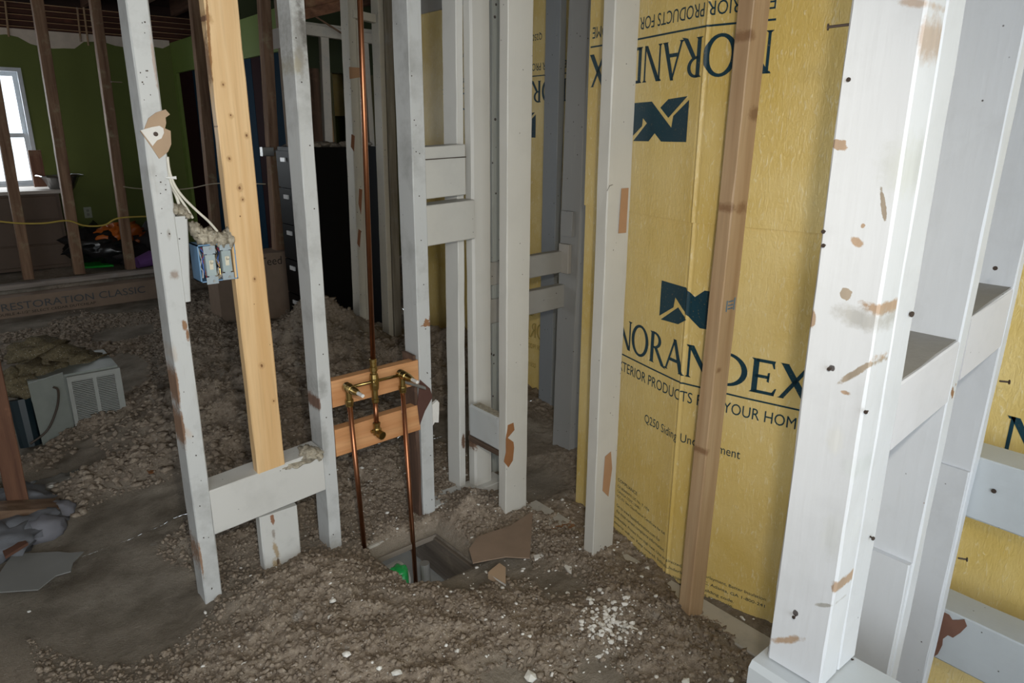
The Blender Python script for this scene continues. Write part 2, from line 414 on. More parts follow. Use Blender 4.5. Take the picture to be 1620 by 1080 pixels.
# hole through the boards with the crawl space below
g = G()
g.box((HX0-.02,HY0-.02,-.02),(HX0,HY1+.02,.0005)); g.box((HX1,HY0-.02,-.02),(HX1+.02,HY1+.02,.0005))
g.box((HX0,HY0-.02,-.02),(HX1,HY0,.0005)); g.box((HX0,HY1,-.02),(HX1,HY1+.02,.0005))
g.obj('floorboard_edge', oldwood('X',(.13,.11,.09),(.26,.22,.18)), floor)
G().board((HX1-.012,1.35,-.16),(HX1-.012,2.6,-.16),(.045,0,0),(0,0,.15),.003).obj('joist', oldwood('Y',(.07,.055,.045),(.17,.14,.11)), floor)
G().board((.92,1.35,-.20),(.92,2.6,-.20),(.045,0,0),(0,0,.155),.003).obj('joist', OLDY, floor)
cs = G(); cs.box((.2,.8,-.66),(2.6,3.4,-.62)); cs.obj('crawl_space_slab', plain('crawl_concrete', (.16,.145,.12), .9, 0, .5), floor)
G().box((1.35,1.2,-.62),(1.40,2.9,-.2)).obj('foundation_wall', plain('grey_block', (.2,.19,.17), .9, 0, .4), floor)

# clumps of insulation lying loose (nobody could count them)
cg = G(); base = []
bm = bmesh.new(); bmesh.ops.create_icosphere(bm, subdivisions=1, radius=1); IC = np.array([v.co[:] for v in bm.verts]); IF = np.array([[v.index for v in f.verts] for f in bm.faces]); bm.free()
def scatter(name, n, xr, yr, rr, mat, pmin=.3, sq=.6, avoid=True):
    vs, fs = [], []; k = 0; cnt = 0; tries = 0
    while cnt < n and tries < n*8:
        m_ = 4000; tries += m_
        x = rng.uniform(*xr, m_); y = rng.uniform(*yr, m_); z, p = ground(x, y)
        ok = (p > pmin)
        if avoid: ok &= ~((x > HX0-.03)&(x < HX1+.03)&(y > HY0-.03)&(y < HY1+.03))
        for X_, Y_, Z_ in zip(x[ok], y[ok], z[ok]):
            if cnt >= n: break
            r = rr[0]*(rr[1]/rr[0])**(rng.random()**1.7)
            d = IC*(1+rng.uniform(-.6, .6, (len(IC), 1)))*np.array([r*rng.uniform(.7,1.4), r*rng.uniform(.7,1.4), r*sq])
            vs.append(d+np.array([X_, Y_, Z_+r*sq*.35])); fs.append(IF+k); k += len(IC); cnt += 1
    vs = np.concatenate(vs); fs = np.concatenate(fs)
    me = bpy.data.meshes.new(name); me.vertices.add(len(vs)); me.vertices.foreach_set('co', vs.ravel())
    me.loops.add(len(fs)*3); me.loops.foreach_set('vertex_index', fs.ravel().astype(np.int32))
    me.polygons.add(len(fs)); me.polygons.foreach_set('loop_start', np.arange(0, len(fs)*3, 3)); me.polygons.foreach_set('loop_total', np.full(len(fs), 3))
    me.update(calc_edges=True); me.polygons.foreach_set('use_smooth', np.ones(len(fs), bool)); me.materials.append(mat); at = me.attributes.new('pile', 'FLOAT', 'POINT'); at.data.foreach_set('value', np.ones(len(vs), np.float32)); o = bpy.data.objects.new(name, me); link(o); return o
tag(scatter('insulation_fluff', 22000, (.0,1.62), (.62,2.5), (.002,.0095), FM, .2, .75), 'small brown tufts of loose insulation strewn round the floor hole', 'insulation', kind='stuff')
tag(scatter('insulation_fluff', 17000, (.0,2.22), (2.5,6.65), (.004,.019), FM, .22, .6), 'larger tufts of loose insulation heaped behind the stud wall', 'insulation', kind='stuff')
tag(scatter('plaster_crumbs', 620, (.3,1.75), (.65,2.2), (.0015,.0065), PLASTER, .12), 'tiny white plaster crumbs scattered over the dirty floor', 'crumbs', kind='stuff')
tag(scatter('plaster_crumbs', 500, (1.0,1.75), (.75,2.9), (.002,.008), PLASTER, -.1), 'white plaster crumbs dusting the bare boards right of the hole', 'crumbs', kind='stuff')

# ================================================================== FOAM WALLS
def XW(y):
    x = float(np.interp(y, [-3,.4,.85,1.0,1.185,1.215,1.35,1.52,1.8], [1.765,1.765,1.745,1.708,1.672,1.672,1.705,1.75,1.795]))
    return x - .006*math.exp(-((y-1.2)/.005)**2)
YS = sorted(set([round(v,4) for v in list(np.arange(-2.0,.8,.1))+list(np.arange(.8,1.74,.02))+list(np.arange(1.17,1.231,.003))]+[1.742]))
def foam_sheet(parent, z0, z1, off, xf, ys, flip=False):
    n = len(ys); vs = []; fs = []; rows = [z0, z0+.004, (z0+z1)/2, z1-.004, z1]
    for z in rows:
        for y in ys: vs.append((xf(y)-off, y, z))
    for z in rows:
        for y in ys: vs.append((xf(y)-off+.006, y, z))
    R_ = len(rows); k = R_*n
    for r in range(R_-1):
        for i in range(n-1):
            a = r*n+i; fs.append((a, a+n, a+n+1, a+1)); fs.append((k+a, k+a+1, k+a+n+1, k+a+n))
        fs.append((r*n, k+r*n, k+(r+1)*n, (r+1)*n)); a = r*n+n-1; fs.append((a, a+n, k+a+n, k+a))
    for i in range(n-1):
        fs.append((i, i+1, k+i+1, k+i)); a = (R_-1)*n+i; fs.append((a, k+a, k+a+1, a+1))
    return mesh_obj('foam_sheet', vs, fs, foam_mat(), parent)
wallR = tag(empty('wall_right', (1.76, 0, 0)), kind='structure')
lowR = foam_sheet(wallR, 0.0, 1.218, 0, XW, YS)
upR = foam_sheet(wallR, 1.208, 2.60, .007, XW, YS)
X2 = lambda y: 2.45 + .006*math.sin(y*7) if y < 3.2 else 2.60
wallN = tag(empty('wall_niche', (2.45, 2.7, 0)), kind='structure')
ysn = [round(v,3) for v in np.arange(2.14,3.181,.04)]
lowN = foam_sheet(wallN, 0.0, 1.222, 0, X2, ysn); upN = foam_sheet(wallN, 1.212, 2.60, .007, X2, ysn)
ysf = [round(v,3) for v in np.arange(3.18,4.35,.06)]
XF = lambda y: 2.60
wallF = tag(empty('wall_back_right', (2.6, 3.8, 0)), kind='structure')
lowF = foam_sheet(wallF, 0.0, 1.232, 0, XF, ysf); upF = foam_sheet(wallF, 1.222, 2.155, .007, XF, ysf)
G().board((2.585,3.10,2.155),(2.585,4.4,2.155),(.09,0,0),(0,0,.14),.003).obj('top_plate', PGREYX, wallF)
G().box((2.46,3.155,0),(2.62,3.175,2.60)).obj('return_strip', foam_mat(), wallN)
G().box((1.80,1.725,0),(2.47,1.742,2.60)).obj('return_strip', foam_mat(), wallR)

# --- lettering
def quad(p, q, w0, w1=None): w1 = w0 if w1 is None else w1; return [(p[0]-w0/2,p[1]),(p[0]+w0/2,p[1]),(q[0]+w1/2,q[1]),(q[0]-w1/2,q[1])]
def ring(cx, cy, rx, ry, tx, ty, a0=0, a1=360, n=28, icx=None):
    out = []; icx = cx if icx is None else icx
    for i in range(n):
        t0 = math.radians(a0+(a1-a0)*i/n); t1 = math.radians(a0+(a1-a0)*(i+1)/n)
        o = lambda t: (cx+rx*math.cos(t), cy+ry*math.sin(t)); q = lambda t: (icx+(rx-tx)*math.cos(t), cy+(ry-ty)*math.sin(t))
        out.append([o(t0), o(t1), q(t1), q(t0)])
    return out
def serif(cx, y, w, up, h=.05): s = 1 if up else -1; return [(cx-w/2,y),(cx+w/2,y),(cx+w*.22,y+s*h),(cx-w*.22,y+s*h)]
def glyph(c):
    if c == 'N': return [quad((.11,0),(.11,1),.075,.08), serif(.11,0,.20,True), serif(.07,1,.15,False,.06), [(.05,1),(.24,1),(.85,0),(.70,0)], quad((.80,0),(.80,1),.075), serif(.80,1,.22,False)], .90
    if c == 'O': return ring(.46,.5,.46,.53,.155,.085), .95
    if c == 'R': return [quad((.17,0),(.17,1),.155), serif(.17,0,.27,True), serif(.13,1,.2,False), *ring(.24,.74,.36,.27,.14,.07,-90,90,14), [(.16,1.01),(.26,1.01),(.26,.93),(.16,.93)], [(.16,.47),(.26,.47),(.26,.54),(.16,.54)], [(.26,.51),(.42,.52),(.82,.0),(.64,.0)], [(.64,0),(.82,0),(.90,-.05),(.76,-.03)]], .78
    if c == 'A': return [[(.06,0),(.145,0),(.50,1.02),(.42,1.02)], [(.38,1.02),(.52,1.02),(.90,0),(.72,0)], [(.24,.31),(.64,.31),(.61,.41),(.27,.41)], serif(.10,0,.22,True), serif(.81,0,.28,True)], .94
    if c == 'D': return [quad((.17,0),(.17,1),.155), serif(.14,0,.2,True), serif(.14,1,.2,False), *ring(.32,.5,.66,.505,.17,.08,-90,90,20), [(.16,1.005),(.33,1.005),(.33,.925),(.16,.925)], [(.16,-.005),(.33,-.005),(.33,.075),(.16,.075)]], 1.03
    if c == 'E': return [quad((.17,0),(.17,1),.155), serif(.14,0,.22,True), serif(.14,1,.22,False), [(.16,.91),(.66,.91),(.68,1.0),(.16,1.0)], [(.58,.93),(.66,.93),(.68,.78),(.64,.78)], [(.16,.46),(.54,.46),(.54,.55),(.16,.55)], [(.49,.38),(.55,.36),(.56,.65),(.50,.63)], [(.16,0),(.72,0),(.72,.09),(.16,.09)], [(.63,.05),(.71,.0),(.77,.22),(.73,.22)]], .80
    if c == 'X': return [[(.02,1),(.22,1),(.90,0),(.68,0)], [(.04,0),(.17,0),(.78,1),(.67,1)], serif(.12,1,.26,False,.03), serif(.72,1,.2,False,.03), serif(.1,0,.2,True,.03), serif(.79,0,.26,True,.03)], .90
def logo_word(x0, y0, width, h):
    polys = []; x = 0
    for c in 'NORANDEX':
        ps, ad = glyph(c); polys += [[(p[0]+x, p[1]) for p in q] for q in ps]; x += ad
    s = width/(x-.02); return [[(x0+p[0]*s, y0+p[1]*h) for p in q] for q in polys]
def logo_mark(x0, y0, w_, h):
    P = [[(0,.08),(.24,.42),(.26,.68),(0,1)], [(0,1),(.26,.68),(.63,.07),(.96,.08),(.78,.45),(.42,1)], [(.96,.08),(1,.08),(1,.93),(.79,.64),(.78,.45)], [(.03,0),(.34,.04),(.47,.22),(.32,.46)], [(.95,1),(.65,1),(.54,.80),(.70,.57)]]
    return [[(x0+a*w_, y0+b*h) for a, b in q] for q in P]
def text_mesh(body, font_scale=1.0):
    c = bpy.data.curves.new('lettering', 'FONT'); c.body = body; c.size = 1; c.resolution_u = 3
    o = bpy.data.objects.new('lettering', c); link(o); dg = bpy.context.evaluated_depsgraph_get()
    me = bpy.data.meshes.new_from_object(o.evaluated_get(dg)); bpy.data.objects.remove(o); bpy.data.curves.remove(c)
    vs = [(v.co.x, v.co.y) for v in me.vertices]; fs = [tuple(p.vertices) for p in me.polygons]; bpy.data.meshes.remove(me)
    return vs, fs
CAP = .729
def fit_text(body, x0, y0, width, cap, bold=False):
    vs, fs = text_mesh(body); mn = min(v[0] for v in vs); mx = max(v[0] for v in vs); s = width/(mx-mn)
    out = [(x0+(v[0]-mn)*s, y0+v[1]/CAP*cap) for v in vs]; return out, fs
def print_on(parent, polys, texts, place, cuts, name='printed_lettering', mat=None):
    bm = bmesh.new()
    for q in polys:
        vv = [bm.verts.new((p[0], p[1], 0)) for p in q]
        try: bm.faces.new(vv)
        except ValueError: pass
    for vs, fs in texts:
        vv = [bm.verts.new((p[0], p[1], 0)) for p in vs]
        for f in fs:
            try: bm.faces.new([vv[i] for i in f])
            except ValueError: pass
    for c in cuts:
        bmesh.ops.bisect_plane(bm, geom=bm.verts[:]+bm.edges[:]+bm.faces[:], plane_co=(c,0,0), plane_no=(1,0,0))
    bmesh.ops.triangulate(bm, faces=[f for f in bm.faces if len(f.verts) > 4])
    bm.verts.index_update(); vs = [place(v.co.x, v.co.y) for v in bm.verts]; fs = [tuple(v.index for v in f.verts) for f in bm.faces]; bm.free()
    return mesh_obj(name, vs, fs, mat or ink(), parent)
W_ = .712
def sheet_print():
    polys = logo_word(0, 0, W_, .101) + [[(0,-.026),(W_,-.026),(W_,-.021),(0,-.021)]] + logo_mark(.225, .148, .262, .122)
    texts = [fit_text('EXTERIOR PRODUCTS FOR YOUR HOME', .004, -.082, W_-.012, .036), fit_text('Q250 Siding Underlayment', .185, -.215, .36, .030)]
    return polys, texts
yc = [v for v in YS if .8 < v < 1.56]
def ruled(start):                          # upright print on the lower sheet, reading towards smaller y
    return lambda u, v: (XW(start-u)-.0009, start-u, v)
def upside(start, z, xf, off): return lambda u, v: (xf(start+u)-off-.0009, start+u, z-v)
P, T = sheet_print()
print_on(lowR, P, T, lambda u, v: (XW(1.545-u)-.0009, 1.545-u, .748+v), [1.545-y for y in yc])
print_on(upR, P, T, upside(1.023, 1.697, XW, .007), [y-1.023 for y in YS if 1.0 < y < 1.74])
# small print along the foot of the lower sheet
small = [fit_text('COMPLIANCE', .062, .250, .115, .013), fit_text('CA BEARHFTI LIC No. T 1926', .062, .226, .185, .010), fit_text('CANADA CCMC 12048-L', .062, .206, .140, .010),
         fit_text('ICC-ES  See Classification Certificate for full', .062, .186, .27, .010),
         fit_text('Go to www.foaminformation.com for', .062, .147, .25, .013), fit_text('the most current compliance information.', .062, .124, .275, .013),
         fit_text('Caution: Combustible. Protect from high heat. Use as directed. Siding Underlayment, Better Insulation', -.02, .098, .69, .011),
         fit_text('Made for exterior wall use. Keep covered. Siding Underlayment LLC, Atlanta, GA 1-800-241', -.02, .074, .69, .011),
         fit_text('Install only over solid backing and in line with the appropriate building code.', -.02, .048, .60, .011),
         fit_text('Poser sur un fond solide en conformite avec le code du batiment approprie.', -.02, .029, .60, .011),
         fit_text('Registered in the United States and other countries. All rights reserved.', -.02, .008, .69, .011)]
print_on(lowR, [], small, lambda u, v: (XW(1.552-u)-.0009, 1.552-u, v), [1.552-y for y in yc])
G().tube([(XW(1.53)-.001, 1.53+.012*math.cos(a), .198+.021*math.sin(a)) for a in [i*math.pi/10 for i in range(21)]], .0011, 5, False).obj('printed_mark', ink(), lowR)
# the next print along the same lower sheet, right of the near studs
a_ = onx(1590,725,1.765); print_on(lowR, P, T, lambda u, v: (1.7641, a_.y+.012-u, a_.z+v), [], mat=ink())
# niche walls: the same print upside down
print_on(upN, P, T, upside(2.53, 1.697, X2, .007), [y-2.53 for y in ysn if y > 2.53])
print_on(lowN, P, T, lambda u, v: (X2(2.85-u)-.0009, 2.62+u*.6, .37+v*.8), [], mat=plain('ghosted_ink', (.42,.31,.085), .5))
print_on(upF, P, T, upside(3.08, 1.68, XF, .007), [])

# ================================================================== WALL WITH THE SHOWER PIPES (front faces at y = 2.02)
YF = 2.02
A1 = upright('wall_stud', ony(329,977,YF), ony(199,0,YF), .051, .092, PDIRTY, 'white painted stud at far left of the front stud row, switch box hanging beside it', zb=0)
A2 = upright('wall_stud', ony(408,750,YF), ony(322,0,YF), .089, .039, NEW, 'pale new unpainted lumber stud standing on the white cross block', zb=.42)
A3 = upright('wall_stud', ony(524,880,YF), ony(458,0,YF), .044, .092, PDIRTY, 'white painted stud with mouldy smudge near its top, left of the copper pipes', zb=.0)
A4 = upright('wall_stud', ony(672,849,YF), ony(644,0,YF), .052, .095, PDIRTY, 'white painted stud right of the copper pipes, its lower side split and brown', zb=.0)
yk_ = lambda px, py, ra, rb, rot, col, soft: (ony(px, py, YF), ra, rb, rot, col, soft)
KC = (.20,.09,.035); KL = (.50,.30,.13)
marks(A2, dict(tint=0, lumber=((.60,.37,.165),(.76,.54,.30))), 'y', [yk_(px,py,r*1.5,r*1.9,0,KL,.5) for px,py,r in ((353,134,.004),(365,183,.004),(390,214,.004),(363,251,.004),(379,297,.005),(384,316,.004),(403,441,.004),(414,578,.005),(433,634,.004),(326,28,.008))] +
      [yk_(px,py,r*.6,r*.8,0,KC,.2) for px,py,r in ((353,134,.004),(365,182,.003),(390,214,.004),(363,251,.004),(379,297,.005),(384,316,.0035),(380,342,.003),(403,441,.004),(414,578,.006),(433,634,.004),(402,481,.0025),(326,28,.008),(427,545,.002),(344,200,.003))] + [yk_(331,60,.003,.14,-.05,(.35,.18,.07),.3)])
marks(A3, dict(tint=(.54,.55,.545), dirt=.95, chips=.72), 'y', [yk_(475,55,.020,.07,0,(.22,.21,.19),.8), yk_(473,95,.014,.03,0,(.30,.28,.24),.6), yk_(470,105,.010,.02,0,(.36,.33,.25),.5), yk_(480,45,.008,.05,.1,(.10,.09,.08),.9), yk_(510,612,.012,.03,0,(.30,.30,.29),.7), yk_(513,700,.010,.05,0,(.33,.33,.32),.8), yk_(506,640,.003,.02,0,(.20,.12,.09),.4)])
marks(A1, dict(tint=(.55,.56,.555), dirt=.9, chips=.73), 'y', [yk_(244,100,.003,.05,0,(.40,.28,.22),.5), yk_(276,435,.010,.010,0,(.28,.20,.15),.6), yk_(292,515,.006,.014,0,(.30,.17,.09),.3), yk_(297,530,.004,.016,0,(.28,.15,.08),.3), yk_(267,370,.004,.012,0,(.35,.33,.30),.6), yk_(297,685,.008,.015,.4,(.55,.48,.42),.6), yk_(240,270,.010,.012,0,(.45,.45,.44),.7), yk_(281,615,.004,.05,-.02,(.28,.17,.11),.4), yk_(290,680,.004,.05,0,(.28,.17,.11),.4), yk_(318,885,.003,.05,0,(.28,.17,.11),.4), yk_(276,560,.006,.02,0,(.5,.45,.4),.6)] +
      [yk_(x,y,.0012,.0016,0,(.05,.04,.035),.1) for x,y in ((225,36),(222,115),(229,52),(231,112),(232,122),(227,133),(238,150),(228,158),(254,248),(247,278),(262,292),(254,306),(256,330),(255,369),(268,369),(291,620),(305,700),(318,760),(330,850),(335,932))])
b = G().board((.500,YF,.265),(.866,YF,.292),(0,.092,0),(0,0,.149),.003).obj('cross_block', paint('X', (.60,.595,.57), .3, .73, .06)); tag(b, 'wide white block nailed low between two studs, carrying the new lumber stud', 'block')
s_ = upright('cripple_stud', ony(422,931,YF), ony(411,822,YF), .125, .040, PW, 'short wide white stud with a brown peeled streak under the cross block', ztop=.272, zb=0)
marks(s_, dict(tint=(.58,.58,.56), dirt=.6, chips=.72), 'y', [yk_(431,822,.006,.018,0,(.30,.15,.09),.2), yk_(441,905,.014,.050,.1,(.42,.32,.19),.4), yk_(437,870,.007,.030,.15,(.42,.33,.22),.4), yk_(433,845,.005,.012,0,(.25,.2,.16),.5), yk_(440,888,.004,.016,0,(.14,.09,.06),.4)])
false_ = lambda *a: None
false_([(427,812),(435,812),(434,826),(430,834),(426,822)], 'y', YF, (0,-1,0), 'peeled_patch', BARE, s_)
false_([(432,850),(438,868),(444,885),(448,905),(449,930),(428,934),(424,915),(428,898),(430,880)], 'y', YF, (0,-1,0), 'peeled_patch', plain('weathered_wood', (.42,.32,.2), .8, 0, .3), s_)
for a, n_, zz in ((.575,'upper',1),(.40,'lower',0)):
    z0, z1 = (.575,.668) if zz else (.398,.496)
    o = G().board((.915,YF+.003,z0),(1.249,YF+.003,z0+.006),(0,.038,0),(0,0,z1-z0),.002).obj('backing_board', NEWX)
    tag(o, 'reddish new board behind the valve crossbar, upper of the two' if zz else 'reddish new board behind the tub spout elbow, lower of the two', 'board', 'boards behind the pipes')
# stud row continues to the corner
o = G().board((1.305,2.03,1.232),(1.475,2.03,1.240),(0,.09,0),(0,0,.172),.003).obj('wall_block', paint('X',(.52,.51,.47),.25,.76,.05)); tag(o, 'upper of two stacked white blocks beside the corner trim', 'block', 'stacked white blocks')
G().board((1.305,2.024,1.362),(1.475,2.024,1.368),(0,.004,0),(0,0,.0025),.0002).obj('seam', NAILM, o)
o = G().board((1.305,2.025,1.073),(1.510,2.025,1.083),(0,.09,0),(0,0,.138),.003).obj('wall_block', paint('X',(.52,.505,.46),.25,.76,.05)); tag(o, 'lower of two stacked white blocks beside the corner trim', 'block', 'stacked white blocks')
yg = 2.10
G1 = upright('corner_stud', ony(728,785,yg), ony(721,0,yg), .030, .085, PCLEAN, 'narrow white trim stud at the corner, left of the wide cream one', zb=0)
yg2 = 2.06
G2 = upright('corner_stud', ony(753,790,yg2), ony(744,0,yg2), .088, .05, PCLEAN, 'wide rounded cream stud at the corner, right of the narrow trim stud', zb=0, ch=.008)
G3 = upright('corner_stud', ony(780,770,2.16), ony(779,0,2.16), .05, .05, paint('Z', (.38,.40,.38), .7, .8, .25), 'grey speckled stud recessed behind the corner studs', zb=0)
o = G().board((1.30,2.03,.0),(1.66,2.03,.0),(0,.09,0),(0,0,.062),.003).obj('floor_plate', PWX); tag(o, 'white floor plate running from the split stud to the corner studs', 'plate')
o = G().board((1.490,2.045,.302),(1.490,1.868,.302),(.04,0,0),(0,0,.135),.008).obj('side_block', paint('Y',(.54,.56,.56),.3,.74,.06)); tag(o, 'short rounded white block low between the corner studs and the door stud', 'block')
G().board((1.494,2.03,.4372),(1.494,1.872,.4372),(.034,0,0),(0,0,.002),.001).obj('dust_cap', FLUFFT, o)
marks(G2, dict(tint=(.62,.61,.575), dirt=.14, chips=.80), 'y', [(ony(750,700,yg2), .022, .034, 0, (.20,.12,.08), .3)])
marks(G1, dict(tint=(.62,.61,.575), dirt=.14, chips=.80), 'y', [(ony(733,698,yg), .008, .028, 0, (.20,.12,.08), .3)])
# wall with the door stud (runs towards the camera)
zc = onz(800,830,.01); M = upright('door_stud', zc, onx(804,0,zc.x), .105, .045, PCLEAN, 'smooth white middle stud with a small bare mortise and a brown burn low down', zb=0)
ym = zc.y
patch([(805,289),(817,288),(817,352),(812,355),(804,356)], 'y', ym, (0,-1,0), 'bare_mortise', BARE, M)
patch([(800,694),(803,672),(812,668),(814,683),(811,690),(813,708),(811,728),(804,739),(797,730),(800,715)], 'y', ym, (0,-1,0), 'burnt_patch', plain('scorched_wood', (.30,.13,.05), .7, 0, .3), M)
tag(G().board((1.489,2.055,.278),(1.489,1.868,.278),(.045,0,0),(0,0,.023),.004,.002).obj('charred_strip', plain('charred_wood', (.10,.065,.045), .9, 0, .5)), 'charred brown strip under the rounded side block', 'strip')
zc = onz(937,898,.01); E_ = upright('door_stud', zc, onx(974,0,zc.x), .102, .045, PCLEAN, 'smooth white stud right before the yellow sheathing with a small bare mortise', zb=0)
ye = zc.y
patch([(983,298),(994,297),(990,368),(978,369)], 'y', ye, (0,-1,0), 'bare_mortise', BARE, E_)
patch([(957,722),(966,714),(968,740),(962,785),(953,776)], 'y', ye, (0,-1,0), 'bare_mortise', BARE, E_)
G().tube([ony(960,302,ye)+V((0,-.001,0)), ony(960,293,ye)+V((0,-.012,0)), ony(968,292,ye)+V((0,-.004,0))], .0007, 5).obj('staple', NAILM, E_)
# brown stud
zc = onz(1091,998,.02); xb = zc.x
BR = upright('wall_stud', V((onx(1088,996,xb).x, onx(1088,996,xb).y, .02)), onx(1193,0,xb), .070, .042, BROWNSTUD, 'unpainted brown stud standing in front of the yellow sheathing lettering', zb=0.0)
kb = (onx(1193,0,xb)-V((xb, onx(1088,996,xb).y, .02))); kb = kb/kb.z
def on_brown(u, v):
    z = 1.005+v; c0 = V((xb, onx(1088,996,xb).y, .02))+kb*(z-.02); return (c0.x+.020+u, c0.y-.0006, z)
STP = plain('blue_stamp_ink', (.05,.20,.33), .6)
print_on(BR, [[(0,0),(.004,0),(.004,.030),(0,.030)], [(.034,0),(.038,0),(.038,.034),(.034,.034)]] + [[(.008+.006*i,h),(.012+.006*i,h),(.012+.006*i,h+.004),(.008+.006*i,h+.004)] for i in range(4) for h in (.005,.014,.024)], [], on_brown, [], 'grade_stamp', STP)
marks(BR, dict(tint=0, lumber=((.36,.225,.12),(.50,.355,.215))), 'y', [(ony(px,py,BRY), r*1.6, r, 0, (.22,.11,.05), .6) for BRY in [onx(1150,470,xb).y] for px,py,r in ((1178,330,.012),(1198,180,.014),(1190,55,.010),(1125,720,.008),(1160,330,.010),(1145,588,.006),(1130,395,.004),(1172,92,.004))])
# floor plate of that wall
o = G().board((1.565,.56,.0),(1.565,1.84,.0),(.10,0,0),(0,0,.046),.004).obj('floor_plate', paint('Y',(.50,.47,.42),.9,.62,.1)); tag(o, 'dusty whitish floor plate running along the foot of the yellow sheathing', 'plate')
# post in the niche
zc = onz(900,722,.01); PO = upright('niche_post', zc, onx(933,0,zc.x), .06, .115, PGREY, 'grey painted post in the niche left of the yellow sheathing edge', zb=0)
G().board(zc+V((-.018,.005,1.02)), zc+V((-.018,.005,1.125)), (.018,0,0), (0,.07,0), .002).obj('cleat', PGREY, PO)
G().board(zc+V((-.020,.020,.86)), zc+V((-.020,.020,.985)), (.020,0,0), (0,.06,0), .002).obj('cleat', paint('Z',(.44,.41,.37),.6,.74,.1), PO)
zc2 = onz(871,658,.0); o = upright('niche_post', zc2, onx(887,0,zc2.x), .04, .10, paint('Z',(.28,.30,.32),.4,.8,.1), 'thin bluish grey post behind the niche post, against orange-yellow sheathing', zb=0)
yk = zc.y+.06
for (t, b_, lab) in (((832,408),(832,443),'upper'), ((832,464),(832,501),'lower')):
    p, q = ony(*t, yk), ony(*b_, yk)
    o = G().board((1.62,yk,q.z),(zc.x+.03,yk,q.z+.008),(0,.04,0),(0,0,p.z-q.z),.003).obj('niche_block', PGREYX)
    tag(o, f'dirty grey crosspiece nailed to the niche post, {lab} of the two', 'block', 'niche crosspieces')

# ================================================================== NEAR STUB WALL AT RIGHT (front edges at y = .379)
YN = .379
o = upright('jamb_stud', (.958,YN,.597), (.950,YN,1.60), .058, .092, PNEAR, 'big near white board with chipped paint and rusty scuffs, right foreground', zb=.603, ch=.003); J1 = o
J1b = upright('jamb_stud', (1.0185,YN,.597), (1.0105,YN,1.60), .060, .092, PNEAR, 'near white stud doubled against the big chipped board', zb=.603)
o = upright('jamb_stud', (1.275,YN,.30), (1.305,YN,1.40), .036, .092, PNEAR, 'near white stud in the middle of the right hand frame', zb=0); J2 = o
G().board((1.262,YN+.003,.0),(1.272,YN+.003,.690),(.018,0,0),(0,.088,0),.002).obj('jack_stud', PNEAR, J2)
o = upright('jamb_stud', (1.50,YN,.30), (1.55,YN,1.40), .030, .10, PNEAR, 'near white stud farthest right, beside the yellow sheathing with the big letter', zb=0); J3 = o
G().board((1.49,YN+.003,.0),(1.515,YN+.003,.80),(.016,0,0),(0,.09,0),.002).obj('jack_stud', PNEAR, J3)
o = G().board((1.078,YN+.001,.980),(1.300,YN+.001,1.005),(0,.09,0),(0,0,.112),.003).obj('frame_block', PNEARX); tag(o, 'white block bridging the big doubled stud and the middle frame stud, dusty on top', 'block')
DUST = plain('grey_dust_layer', (.30,.29,.27), .95, 0, .3)
G().board((1.080,YN+.006,1.0925),(1.298,YN+.006,1.1175),(0,.082,0),(0,0,.0015),.0006,.001).obj('dust_layer', DUST, o)
o = G().board((1.338,YN+.001,1.035),(1.545,YN+.001,1.06),(0,.09,0),(0,0,.115),.003).obj('frame_block', PNEARX); tag(o, 'white block between the middle and the farthest right frame stud', 'block')
G().board((1.342,YN+.006,1.1505),(1.543,YN+.006,1.1755),(0,.080,0),(0,0,.0015),.0006,.001).obj('dust_layer', DUST, o)
o = G().board((.925,.485,.50),(.925,-.1,.50),(.16,0,0),(0,0,.100),.010).obj('rail', PNEARY); tag(o, 'rounded white rail under the big near board at the bottom edge', 'rail')
G().board((.935,.475,0),(.935,-.1,0),(.04,0,0),(0,0,.499),.003).obj('rail_panel', PNEARY, o)
xr = 1.555
p, q = onx(1545,722,xr), onx(1535,820,xr)
o = G().board((xr,YN+.085,q.z),(xr,-.6,q.z),(.09,0,0),(0,0,p.z-q.z),.003).obj('sill_block', PNEARY); tag(o, 'horizontal grey-white rail across the yellow sheathing, below the big letter', 'rail', 'rails right of the frame')
nail(onx(1573,776,xr), (-1,0,0), o, .002, .002)
p, q = onx(1493,962,xr), onx(1478,1040,xr)
o = G().board((xr,YN+.085,q.z),(xr,-.6,q.z),(.09,0,0),(0,0,p.z-q.z),.003).obj('sill_block', PNEARY); tag(o, 'horizontal grey-white rail with a brown peeled corner, bottom right', 'rail', 'rails right of the frame')
patch([(1494,968),(1502,972),(1507,980),(1517,980),(1526,979),(1530,990),(1520,1000),(1508,1008),(1500,1004),(1492,1010),(1491,1020),(1484,1034),(1478,1038),(1484,1000)], 'x', xr, (-1,0,0), 'peeled_patch', plain('peeled_brown_wood', (.20,.10,.07), .7, 0, .4), o)
